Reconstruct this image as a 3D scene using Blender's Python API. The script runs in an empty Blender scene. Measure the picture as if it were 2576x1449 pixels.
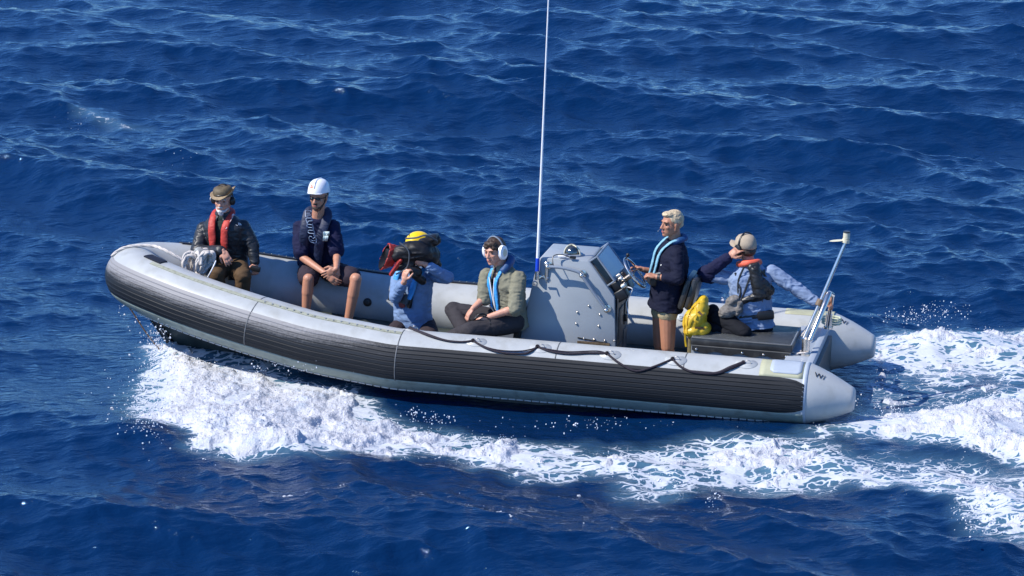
import bpy, bmesh, math, random
import numpy as np
from mathutils import Vector, Matrix

random.seed(7); rng = np.random.default_rng(7)
SC = bpy.context.scene; COL = SC.collection
R = math.radians

# ------------------------------------------------------------------ camera
FPX, TILT, CAMH = 7800.0, R(13.0), 7.2          # focal length in units of a 2576 px wide picture
cam = bpy.data.cameras.new("camera"); camo = bpy.data.objects.new("camera", cam); COL.objects.link(camo)
cam.sensor_width = 36.0; cam.lens = 36.0 * FPX / 2576.0
cam.clip_start = 0.5; cam.clip_end = 12000
camo.location = (0, 0, CAMH); camo.rotation_euler = (R(90) - TILT, 0, 0)
SC.camera = camo
SC.view_settings.view_transform = 'Standard'; SC.view_settings.look = 'None'
SC.view_settings.exposure = 0.22; SC.view_settings.gamma = 1.0
# ------------------------------------------------------------------ sky and sun
SUN_D = Vector((1.0, 0.36, -1.12)).normalized()   # the way the light travels
world = bpy.data.worlds.new("World"); SC.world = world; world.use_nodes = True
nt = world.node_tree; nt.nodes.clear()
wo = nt.nodes.new('ShaderNodeOutputWorld'); bg = nt.nodes.new('ShaderNodeBackground'); sky = nt.nodes.new('ShaderNodeTexSky')
sky.sky_type = 'NISHITA'; sky.sun_disc = False
s_ = -SUN_D; sky.sun_elevation = math.asin(s_.z); sky.sun_rotation = math.atan2(s_.x, s_.y)
sky.air_density = 1.0; sky.dust_density = 0.15; sky.ozone_density = 4.0
bg.inputs[1].default_value = 0.128
tint = nt.nodes.new('ShaderNodeMixRGB'); tint.blend_type = 'MULTIPLY'; tint.inputs[0].default_value = 1; tint.inputs[2].default_value = (.50, .84, 1.30, 1)
nt.links.new(sky.outputs[0], tint.inputs[1]); nt.links.new(tint.outputs[0], bg.inputs[0]); nt.links.new(bg.outputs[0], wo.inputs[0])
sl = bpy.data.lights.new("sun", 'SUN'); sl.energy = 5.0; sl.angle = R(0.5); sl.color = (1.0, 0.95, 0.87)
so = bpy.data.objects.new("sun", sl); COL.objects.link(so); so.rotation_euler = SUN_D.to_track_quat('-Z', 'Y').to_euler()
so.location = (-20, 20, 30)
SC.cycles.max_bounces = 6; SC.cycles.glossy_bounces = 3; SC.cycles.transmission_bounces = 4
SC.cycles.caustics_reflective = False; SC.cycles.caustics_refractive = False

# ------------------------------------------------------------------ boat frame
BT = Vector((2.75, 26.94, -6.94 + CAMH))
BM = Matrix.Translation(BT) @ Matrix.Rotation(R(-11.8), 4, 'Z') @ Matrix.Rotation(R(1.84), 4, 'Y') @ Matrix.Rotation(R(.2), 4, 'X')
BI = BM.inverted()
def pray(px, py):
    c, s = math.cos(TILT), math.sin(TILT); a = (px - 1288) / FPX; b = -(py - 724.5) / FPX
    return Vector((0, 0, CAMH)), Vector((a, c + b * s, -s + b * c))
def A(px, py, y=None, z=None, x=None):
    """survey point: where the sight line through a picture point meets a plane of the boat"""
    o, d = pray(px, py); o = BI @ o; d = BI.to_3x3() @ d
    ax, v = (1, y) if y is not None else ((2, z) if z is not None else (0, x))
    return o + d * ((v - o[ax]) / d[ax])
def W(px, py, z=0.0):
    o, d = pray(px, py); return (o + d * ((z - o.z) / d.z))

# ------------------------------------------------------------------ materials
def nd(t, ty, **kw):
    n = t.nodes.new(ty)
    for k, v in kw.items(): setattr(n, k, v)
    return n
def mat(name, col, rough=0.6, metal=0.0, var=0.12, scale=9.0, bump=0.0, bscale=60.0, spec=0.5, coat=0.0, sheen=0.0, dirt=None, sss=0.0):
    m = bpy.data.materials.new(name); m.use_nodes = True; t = m.node_tree; b = t.nodes['Principled BSDF']
    tc = nd(t, 'ShaderNodeTexCoord'); nz = nd(t, 'ShaderNodeTexNoise'); nz.inputs['Scale'].default_value = scale
    nz.inputs['Detail'].default_value = 6; nz.inputs['Roughness'].default_value = 0.62
    t.links.new(tc.outputs['Object'], nz.inputs['Vector'])
    rp = nd(t, 'ShaderNodeValToRGB'); c = Vector(col)
    rp.color_ramp.elements[0].position = 0.3; rp.color_ramp.elements[1].position = 0.7
    rp.color_ramp.elements[0].color = (*(c * (1 - var)), 1); rp.color_ramp.elements[1].color = (*[min(1, v) for v in c * (1 + var)], 1)
    t.links.new(nz.outputs['Fac'], rp.inputs['Fac']); out = rp.outputs['Color']
    if dirt:
        n2 = nd(t, 'ShaderNodeTexNoise'); n2.inputs['Scale'].default_value = dirt[1]; n2.inputs['Detail'].default_value = 8
        t.links.new(tc.outputs['Object'], n2.inputs['Vector'])
        r2 = nd(t, 'ShaderNodeValToRGB'); r2.color_ramp.elements[0].position = dirt[2]; r2.color_ramp.elements[1].position = min(1, dirt[2] + .18)
        r2.color_ramp.elements[0].color = (0, 0, 0, 1); r2.color_ramp.elements[1].color = (dirt[3],) * 3 + (1,)
        t.links.new(n2.outputs['Fac'], r2.inputs['Fac'])
        mx = nd(t, 'ShaderNodeMixRGB'); mx.inputs[2].default_value = (*dirt[0], 1)
        t.links.new(r2.outputs['Color'], mx.inputs[0]); t.links.new(out, mx.inputs[1]); out = mx.outputs[0]
    t.links.new(out, b.inputs['Base Color'])
    mr = nd(t, 'ShaderNodeMapRange'); mr.inputs[3].default_value = max(0.02, rough - .08); mr.inputs[4].default_value = min(1, rough + .08)
    t.links.new(nz.outputs['Fac'], mr.inputs[0]); t.links.new(mr.outputs[0], b.inputs['Roughness'])
    b.inputs['Metallic'].default_value = metal; b.inputs['Specular IOR Level'].default_value = spec
    b.inputs['Coat Weight'].default_value = coat
    if sheen: b.inputs['Sheen Weight'].default_value = sheen
    if sss:
        b.inputs['Subsurface Weight'].default_value = sss; b.inputs['Subsurface Radius'].default_value = (.012, .004, .002)
    if bump:
        nb = nd(t, 'ShaderNodeTexNoise'); nb.inputs['Scale'].default_value = bscale; nb.inputs['Detail'].default_value = 4
        bp = nd(t, 'ShaderNodeBump'); bp.inputs['Strength'].default_value = 1.0; bp.inputs['Distance'].default_value = bump
        t.links.new(tc.outputs['Object'], nb.inputs['Vector']); t.links.new(nb.outputs['Fac'], bp.inputs['Height']); t.links.new(bp.outputs[0], b.inputs['Normal'])
    return m
def S(r, g, b):   # sRGB 0-255 to linear
    f = lambda v: v / 12.92 if v <= .04045 else ((v + .055) / 1.055) ** 2.4
    return (f(r / 255), f(g / 255), f(b / 255))
M = {}
M['tube'] = mat('hypalon_grey', (.42, .435, .43), .42, bump=.0012, bscale=14, var=.07, scale=5, dirt=((.30, .30, .27), 7, .52, .45))
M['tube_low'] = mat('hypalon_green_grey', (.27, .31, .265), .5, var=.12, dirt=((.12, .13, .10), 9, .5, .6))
M['strip'] = mat('glue_strip', (.34, .35, .27), .7, var=.12, scale=22, dirt=((.18, .18, .12), 30, .5, .7))
M['strip_dark'] = mat('dark_lacing', (.012, .013, .02), .6)
M['khaki'] = mat('khaki_patch', (.40, .40, .27), .6, var=.08)
M['patch'] = mat('glued_patch', (.39, .44, .50), .5, var=.06)
M['console'] = mat('console_paint', (.34, .37, .39), .42, var=.05, scale=3, bump=.0005, bscale=30, dirt=((.14, .17, .2), 5, .6, .5))
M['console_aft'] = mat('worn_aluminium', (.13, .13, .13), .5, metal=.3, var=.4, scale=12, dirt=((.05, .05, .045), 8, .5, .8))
M['deck'] = mat('deck_green_grey', (.17, .20, .17), .8, var=.15, scale=20, bump=.001, bscale=90)
M['hull'] = mat('hull_paint', (.05, .06, .055), .35, var=.3, scale=4, dirt=((.07, .08, .06), 6, .55, .6))
M['steel'] = mat('stainless', (.82, .74, .64), .26, metal=1, var=.06)
M['rail'] = mat('painted_rail', (.22, .26, .31), .35, var=.06)
M['black'] = mat('black_plastic', (.012, .012, .013), .4, var=.2)
M['vinyl'] = mat('black_vinyl', (.030, .030, .030), .35, var=.3, bump=.001, bscale=35, dirt=((.09, .09, .08), 14, .55, .5))
M['white'] = mat('white_gloss', (.86, .86, .86), .3, var=.04)
M['cream'] = mat('cream_plastic', (.62, .58, .42), .45, var=.08)
M['blue'] = mat('blue_plastic', (.01, .06, .55), .4)
M['wood'] = mat('vent_board', (.13, .09, .05), .7, var=.4, scale=30)
M['text'] = mat('dark_lettering', (.03, .03, .035), .6)
M['snap'] = mat('snap_stud', (.55, .56, .52), .3, metal=.6)
M['rope_w'] = mat('white_rope', (.60, .55, .50), .85, var=.15, scale=60, bump=.004, bscale=120)
M['rope_k'] = mat('dark_webbing', (.016, .010, .018), .75, var=.25, scale=40, bump=.003, bscale=90)
M['rope_b'] = mat('brown_rope', (.15, .09, .05), .85, var=.25, scale=50)

# ------------------------------------------------------------------ objects
def link(name, me, m=None, parent=None, base=None):
    o = bpy.data.objects.new(name, me); COL.objects.link(o)
    if m is not None and len(me.materials) == 0: me.materials.append(m)
    if parent is not None:
        o.parent = parent
        if parent.get('_in') is not None: o['_in'] = parent['_in']
    return o
BASE = {}
def tag(o, label=None, cat=None, group=None, kind=None):
    if label: o['label'] = label
    if cat: o['category'] = cat
    if group: o['group'] = group
    if kind: o['kind'] = kind
    return o
def thing(name, label, cat, base=(0, 0, 0), group=None):
    o = bpy.data.objects.new(name, None); COL.objects.link(o); o.empty_display_size = .2
    o.matrix_world = BM @ Matrix.Translation(Vector(base)); BASE[o.name] = Vector(base)
    return tag(o, label, cat, group)
def root(o):
    while o.parent is not None: o = o.parent
    return o
def finish(me, smooth=35):
    if smooth:
        for p in me.polygons: p.use_smooth = True
        if smooth < 180: me.set_sharp_from_angle(angle=R(smooth))
    me.update(); return me
def place(name, me, m, parent):
    """mesh given in boat coordinates becomes a child of a thing (or of a part of it)"""
    b = BASE[root(parent).name]
    me.transform(Matrix.Translation(-b)); me.update()
    o = link(name, me, m, parent); return o

class MB:
    def __init__(s): s.v = []; s.f = []; s.mi = []; s.cur = 0
    def add(s, vs, fs):
        k = len(s.v); s.v += [tuple(v) for v in vs]; s.f += [tuple(i + k for i in f) for f in fs]; s.mi += [s.cur] * len(fs); return s
    def rings(s, rs, caps=True, loop=False):
        n = len(rs[0]); vs = [p for r in rs for p in r]; fs = []
        m = len(rs)
        for i in range(m if loop else m - 1):
            j = (i + 1) % m
            for k in range(n):
                k2 = (k + 1) % n; fs.append((i * n + k, i * n + k2, j * n + k2, j * n + k))
        if caps and not loop:
            fs.append(tuple(range(n))[::-1]); fs.append(tuple((m - 1) * n + k for k in range(n)))
        return s.add(vs, fs)
    def tube(s, pts, r, seg=10, flat=None, caps=True, twist=0, smooth=0):
        pts = [Vector(p) for p in pts]
        if smooth: pts, r = crom(pts, r, smooth)
        n = len(pts); rr = r if hasattr(r, '__len__') else [r] * n
        rs = []; up = None
        for i, p in enumerate(pts):
            d = (pts[min(i + 1, n - 1)] - pts[max(i - 1, 0)]).normalized()
            if flat is not None:
                f = flat[0](i / (n - 1)) if callable(flat[0]) else Vector(flat[0]); u = (f - d * f.dot(d)).normalized()
            else:
                if up is None: up = Vector((0, 0, 1)) if abs(d.z) < .9 else Vector((1, 0, 0))
                u = (up - d * up.dot(d)).normalized(); up = u
            v = d.cross(u); k = flat[1] if flat is not None else 1.0
            rs.append([p + (u * math.cos(a) * k + v * math.sin(a)) * rr[i] for a in [2 * math.pi * q / seg for q in range(seg)]])
        return s.rings(rs, caps)
    def cap(s, p0, r0, p1, r1, seg=14):
        p0 = Vector(p0); p1 = Vector(p1); d = (p1 - p0)
        if d.length < 1e-6: d = Vector((0, 0, 1e-4))
        dn = d.normalized(); u = dn.orthogonal().normalized(); v = dn.cross(u); rs = []
        for k in range(1, 6):
            a = -math.pi / 2 + k * math.pi / 12; rs.append((p0 + dn * r0 * math.sin(a), r0 * math.cos(a)))
        for k in range(0, 6):
            a = k * math.pi / 12; rs.append((p1 + dn * r1 * math.sin(a), r1 * math.cos(a)))
        rs = [[c + (u * math.cos(t) + v * math.sin(t)) * rad for t in [2 * math.pi * q / seg for q in range(seg)]] for c, rad in rs]
        return s.rings(rs)
    def chain(s, pts, rs, seg=14):
        for i in range(len(pts) - 1): s.cap(pts[i], rs[i], pts[i + 1], rs[i + 1], seg)
        return s
    def ell(s, c, ax, seg=18, rn=12, pw=1.0):
        c = Vector(c); ax = [Vector(a) for a in ax]; rs = []
        for i in range(1, rn):
            ph = -math.pi / 2 + math.pi * i / rn; ring = []
            for k in range(seg):
                t = 2 * math.pi * k / seg; x, y, z = math.cos(ph) * math.cos(t), math.cos(ph) * math.sin(t), math.sin(ph)
                if pw != 1: x, y, z = [math.copysign(abs(q) ** pw, q) for q in (x, y, z)]
                ring.append(c + ax[0] * x + ax[1] * y + ax[2] * z)
            rs.append(ring)
        return s.rings(rs)
    def box(s, c, h, rot=None, bev=0.0):
        """h half sizes"""
        bm = bmesh.new(); bmesh.ops.create_cube(bm, size=2.0)
        for v in bm.verts: v.co = Vector((v.co.x * h[0], v.co.y * h[1], v.co.z * h[2]))
        if bev: bmesh.ops.bevel(bm, geom=bm.edges[:] + bm.verts[:], offset=bev, segments=2, affect='EDGES', profile=.5)
        c = Vector(c); bm.verts.index_update()
        vs = [(c + (rot @ v.co if rot else v.co)) for v in bm.verts]; fs = [tuple(v.index for v in f.verts) for f in bm.faces]; bm.free()
        return s.add(vs, fs)
    def prism(s, poly, ax, lo, hi):
        """poly: 2D points, ax the extrusion axis 0/1/2"""
        def mk(p, h):
            q = [p[0], p[1]]; q.insert(ax, h); return q
        n = len(poly); vs = [mk(p, lo) for p in poly] + [mk(p, hi) for p in poly]
        fs = [tuple(range(n)), tuple(range(n, 2 * n))[::-1]] + [(i, n + i, n + (i + 1) % n, (i + 1) % n) for i in range(n)]
        return s.add(vs, fs)
    def quad(s, a, b, c, d, th, nrm):
        n = Vector(nrm).normalized() * th; P = [Vector(q) for q in (a, b, c, d)]
        return s.add(P + [q + n for q in P], [(0, 1, 2, 3)[::-1], (4, 5, 6, 7), (0, 1, 5, 4), (1, 2, 6, 5), (2, 3, 7, 6), (3, 0, 4, 7)])
    def mesh(s, name='m', smooth=35, bev=0.0):
        me = bpy.data.meshes.new(name); me.from_pydata([tuple(v) for v in s.v], [], s.f); me.validate()
        if len(set(s.mi)) > 1: me.polygons.foreach_set('material_index', s.mi)
        bm = bmesh.new(); bm.from_mesh(me)
        if bev: bmesh.ops.bevel(bm, geom=[e for e in bm.edges if len(e.link_faces) == 2 and e.calc_face_angle(0) > .5], offset=bev, segments=2, affect='EDGES', profile=.5)
        bmesh.ops.recalc_face_normals(bm, faces=bm.faces[:]); bm.to_mesh(me); bm.free()
        return finish(me, smooth)
    def put(s, name, m, parent, smooth=35, bev=0.0):
        return place(name, s.mesh(name, smooth, bev), m, parent)

def explode(o, name=None):
    """each loose piece of a part becomes an object of its own"""
    me = o.data; n = len(me.vertices); par = list(range(n))
    def f(x):
        while par[x] != x: par[x] = par[par[x]]; x = par[x]
        return x
    for e in me.edges: p, q = f(e.vertices[0]), f(e.vertices[1]); par[p] = q
    isl = {}
    for p in me.polygons: isl.setdefault(f(p.vertices[0]), []).append(tuple(p.vertices))
    out = []
    for fs in isl.values():
        ids = sorted({i for q in fs for i in q}); mp = {i: k for k, i in enumerate(ids)}; m2 = bpy.data.meshes.new(name or o.name); m2.from_pydata([me.vertices[i].co[:] for i in ids], [], [[mp[i] for i in q] for q in fs]); finish(m2, 50)
        out.append(link(name or o.name.split('.')[0], m2, me.materials[0], o.parent))
    bpy.data.objects.remove(o); return out
def crom(pts, r, k):
    P = [Vector(p) for p in pts]; n = len(P); rr = list(r) if hasattr(r, '__len__') else [r] * n; out = []; ro = []
    for i in range(n - 1):
        a, b, c, d = P[max(i - 1, 0)], P[i], P[i + 1], P[min(i + 2, n - 1)]
        for j in range(k):
            t = j / k; t2 = t * t; t3 = t2 * t
            out.append(.5 * ((2 * b) + (c - a) * t + (2 * a - 5 * b + 4 * c - d) * t2 + (3 * b - 3 * c + d - a) * t3)); ro.append(rr[i] * (1 - t) + rr[i + 1] * t)
    out.append(P[-1]); ro.append(rr[-1]); return out, ro

# ------------------------------------------------------------------ numpy noise
def _h(ix, iy, iz, seed):
    n = (ix.astype(np.int64) * 374761393 + iy.astype(np.int64) * 668265263 + iz.astype(np.int64) * 2147483647 + seed * 1274126177) & 0xffffffff
    n = ((n ^ (n >> 13)) * 1274126177) & 0xffffffff; n = (n ^ (n >> 16)) & 0xffff
    return n.astype(np.float32) / 65535.0
def vnoise(x, y, z, seed=0):
    x0, y0, z0 = np.floor(x), np.floor(y), np.floor(z); fx, fy, fz = x - x0, y - y0, z - z0
    fx, fy, fz = [f * f * (3 - 2 * f) for f in (fx, fy, fz)]; r = 0
    for a in (0, 1):
        for b in (0, 1):
            for c in (0, 1):
                r = r + _h(x0 + a, y0 + b, z0 + c, seed) * (fx if a else 1 - fx) * (fy if b else 1 - fy) * (fz if c else 1 - fz)
    return r
def fbm(x, y, z, o=4, seed=0, g=.5):
    s = 0; a = 1; t = 0
    for i in range(o): s = s + a * vnoise(x * 2 ** i + 17.3 * i, y * 2 ** i + 5.1 * i, z * 2 ** i, seed + i); t += a; a *= g
    return s / t
def vn2(x, y, seed=0):
    x0, y0 = np.floor(x), np.floor(y); fx, fy = x - x0, y - y0; fx = fx * fx * (3 - 2 * fx); fy = fy * fy * (3 - 2 * fy); z = np.zeros_like(x0); r = 0
    for a in (0, 1):
        for b in (0, 1): r = r + _h(x0 + a, y0 + b, z, seed) * (fx if a else 1 - fx) * (fy if b else 1 - fy)
    return r
def fb2(x, y, o=4, seed=0, g=.5):
    s = 0; a = 1; t = 0
    for i in range(o): s = s + a * vn2(x * 2 ** i + 17.3 * i, y * 2 ** i + 5.1 * i, seed + i); t += a; a *= g
    return s / t
def sstep(a, b, x): t = np.clip((x - a) / (b - a), 0, 1); return t * t * (3 - 2 * t)

# ================================================================== SEA
def bwl(x): return np.interp(x, [-6.3, -6.0, -5.0, -4.0, -3.0, 0.0, .4], [0, .12, .42, .66, .80, .86, .5])   # half breadth of the boat at the water
wl = []; rw = np.random.default_rng(11)
for L0 in np.geomspace(9.0, .13, 150):
    L = L0 * rw.uniform(.94, 1.06); th = R(-120) + rw.normal(0, .46 + .20 * (L0 < 1.2)); k = 2 * math.pi / L
    slope = (.031 if L > .9 else .036 if L > .18 else .03) * (1.0 if L < 3.4 else (3.4 / L) ** 1.3)
    wl.append((L, k * math.cos(th), k * math.sin(th), slope / k * rw.uniform(.6, 1.4), rw.uniform(0, 6.283), math.cos(th), math.sin(th)))
def waves(X, Y, sp):
    Z = np.zeros_like(X); DX = np.zeros_like(X); DY = np.zeros_like(X)
    gust = .75 + .5 * fb2(X * .18, Y * .12, 3, 5)
    for L, kx, ky, a, ph, cx, cy in wl:
        w = np.clip((L / np.maximum(sp, 1e-6) - 2.5) / 2.5, 0, 1) * a
        if L < 2: w = w * gust
        p = kx * X + ky * Y + ph; s = np.sin(p); c = np.cos(p)
        Z += w * s; DX += w * cx * c * .88; DY += w * cy * c * .88
    return Z, DX, DY
def poly_sd(X, Y, poly):
    """signed distance, positive inside"""
    d = np.full(X.shape, 1e9, np.float32); ins = np.zeros(X.shape, bool); n = len(poly)
    for i in range(n):
        (x1, y1), (x2, y2) = poly[i], poly[(i + 1) % n]; ex, ey = x2 - x1, y2 - y1
        t = np.clip(((X - x1) * ex + (Y - y1) * ey) / (ex * ex + ey * ey + 1e-9), 0, 1)
        d = np.minimum(d, np.hypot(X - x1 - t * ex, Y - y1 - t * ey))
        c = ((y1 > Y) != (y2 > Y)); c &= X < (x2 - x1) * (Y - y1) / (y2 - y1 + 1e-12) + x1; ins ^= c
    return np.where(ins, d, -d)
def wpoly(lo, hi, z): return [(W(q[0], q[1], -.02).x, W(q[0], q[1], -.02).y) for q in lo] + [(W(q[0], q[1], z).x, W(q[0], q[1], z).y) for q in hi]
FOAM = {
 'bow': (wpoly([(1200, 1105), (1060, 1112), (900, 1122), (760, 1148), (640, 1160), (540, 1150), (520, 1120), (430, 1100), (368, 1070), (362, 1040)], [(380, 985), (392, 930), (400, 880), (392, 822), (440, 875), (500, 878), (620, 905), (760, 935), (900, 975), (1010, 1015), (1180, 1068)], .20), 1.0),
 'band': (wpoly([(2620, 1370), (2500, 1350), (2440, 1310), (2440, 1270), (2330, 1235), (2290, 1200), (2150, 1196), (2000, 1196), (1860, 1190), (1760, 1205), (1680, 1225), (1610, 1215), (1590, 1185), (1480, 1170), (1340, 1180), (1290, 1150), (1100, 1112)], [(1010, 1045), (1180, 1068), (1400, 1100), (1600, 1096), (1800, 1086), (2000, 1092), (2130, 1115), (2300, 1155), (2620, 1195)], .07), .68),
 'wash': (wpoly([(2620, 1165), (2480, 1140), (2330, 1112), (2200, 1100), (2080, 1096)], [(2060, 1058), (2150, 1022), (2260, 990), (2340, 972), (2450, 962), (2620, 945)], .14), .95),
 'far': (wpoly([(2620, 900), (2560, 960), (2480, 930), (2400, 955), (2300, 935), (2215, 915), (2170, 880)], [(2150, 815), (2240, 815), (2310, 790), (2360, 775), (2450, 782), (2620, 778)], .15), .70),
 'mid': (wpoly([(2620, 1010), (2400, 1000), (2250, 1010), (2150, 1000)], [(2180, 890), (2300, 930), (2500, 945), (2620, 950)], .05), .42),
 'join': (wpoly([(1420, 1172), (1250, 1158), (1080, 1128), (880, 1128)], [(860, 985), (1010, 1030), (1200, 1066), (1420, 1098)], .10), .84),
 'cap': (wpoly([(345, 315), (270, 300), (205, 275)], [(205, 258), (260, 272), (340, 296)], .12), .52),
 'near': (wpoly([(2620, 1240), (2350, 1195), (2100, 1180)], [(1950, 1105), (2200, 1120), (2620, 1160)], .05), .46),
}
def foam_fields(X, Y):
    """coverage 0..1, mound height"""
    wx = X + .16 * (fb2(X * 2.2, Y * 2.2, 4, 31) - .5) * 2; wy = Y + .30 * (fb2(X * 2.0, Y * 2.0, 4, 41) - .5) * 2
    cov = np.zeros_like(X); h = np.zeros_like(X)
    for key, (pl, dens) in FOAM.items():
        xs = [p[0] for p in pl]; ys = [p[1] for p in pl]
        m = (X > min(xs) - .8) & (X < max(xs) + .8) & (Y > min(ys) - .8) & (Y < max(ys) + .8)
        if not m.any(): continue
        sd = poly_sd(wx[m], wy[m], pl); c = sstep(-.42, .22, sd) * dens; cov[m] = np.maximum(cov[m], c)
        hh = {'bow': .10, 'band': .05, 'wash': .13, 'far': .11, 'mid': .02, 'near': .02, 'cap': .08, 'join': .07}[key] * sstep(-.15, .8, sd)
        h[m] = np.maximum(h[m], hh)
    return cov, h
def sea_height(X, Y, sp, foam=True):
    Z, DX, DY = waves(X, Y, sp)
    c, s = math.cos(R(11.8)), math.sin(R(11.8))          # into boat axes
    bx = (X - BT.x) * c - (Y - BT.y) * s; by = (X - BT.x) * s + (Y - BT.y) * c
    r = np.hypot(np.maximum(0, np.maximum(-6.6 - bx, bx - .8)), np.maximum(0, np.abs(by) - .9))
    calm = 1 - .75 * np.exp(-(r / 1.2) ** 2); Z = Z * calm; DX = DX * calm; DY = DY * calm
    hb = bwl(bx); inside = sstep(.05, .22, hb - np.abs(by)) * (bx > -6.2) * (bx < .05)
    cov, h = foam_fields(X, Y)
    near = np.exp(-np.maximum(0, np.abs(by) - hb - .05) / .75) * sstep(-6.45, -5.9, bx) * (1 - sstep(-5.0, -2.4, bx))
    Z = Z + h + .17 * near * (by < 0.2)
    # hollow behind the transom
    Z = Z - .12 * np.exp(-(((bx - .9) / .8) ** 2 + (by / .8) ** 2))
    Z = np.where(inside > 0, Z * (1 - inside) - .55 * inside, Z)
    return Z, DX * (1 - inside), DY * (1 - inside), cov

def grid_mesh(name, X, Y, Z, attrs, keep=None):
    nr, nc = X.shape; co = np.stack([X, Y, Z], -1).reshape(-1, 3).astype(np.float32)
    i = np.arange(nr - 1)[:, None] * nc + np.arange(nc - 1)[None, :]
    f = np.stack([i, i + 1, i + nc + 1, i + nc], -1).reshape(-1, 4)
    if keep is not None:
        k = keep.reshape(-1)[f].any(1); f = f[k]; used = np.zeros(len(co), bool); used[f.ravel()] = True
        idx = np.cumsum(used) - 1; f = idx[f]; co = co[used]; attrs = {a: v.reshape(-1)[used] for a, v in attrs.items()}
    me = bpy.data.meshes.new(name); me.vertices.add(len(co)); me.vertices.foreach_set('co', co.ravel())
    me.loops.add(f.size); me.loops.foreach_set('vertex_index', f.ravel().astype(np.int32))
    me.polygons.add(len(f)); me.polygons.foreach_set('loop_start', np.arange(0, f.size, 4, dtype=np.int32)); me.polygons.foreach_set('use_smooth', np.ones(len(f), bool))
    for a, v in attrs.items():
        at = me.attributes.new(a, 'FLOAT', 'POINT'); at.data.foreach_set('value', v.reshape(-1).astype(np.float32))
    me.update(calc_edges=True); return me

ys = [18.5 - q for q in np.geomspace(60, .2, 16)]; y = 18.6
while y < 62: ys.append(y); y += .024 * max(1, (y / 26)) ** 1.6
st = ys[-1] - ys[-2]
while y < 6000: ys.append(y); st *= 1.12; y += st
ss = list(np.arange(-7.4, 7.4001, .0175)); g = [7.4 + q for q in np.geomspace(.05, 900, 40)]
ss = [-q for q in g[::-1]] + ss + g
ys = np.array(ys, np.float64); ss = np.array(ss, np.float64)
scl = np.clip(ys / 27.0, .7, 60)
X = ss[None, :] * scl[:, None]; Y = np.repeat(ys[:, None], len(ss), 1)
dsx = np.gradient(ss)[None, :] * scl[:, None]; dsy = np.repeat(np.gradient(ys)[:, None], len(ss), 1); SP = np.maximum(dsx, dsy).astype(np.float32)
X = X.astype(np.float32); Y = Y.astype(np.float32)
Z, DX, DY, cov = sea_height(X, Y, SP)
sea_me = grid_mesh('sea', X + DX, Y + DY, Z, {'foam': cov})

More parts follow.
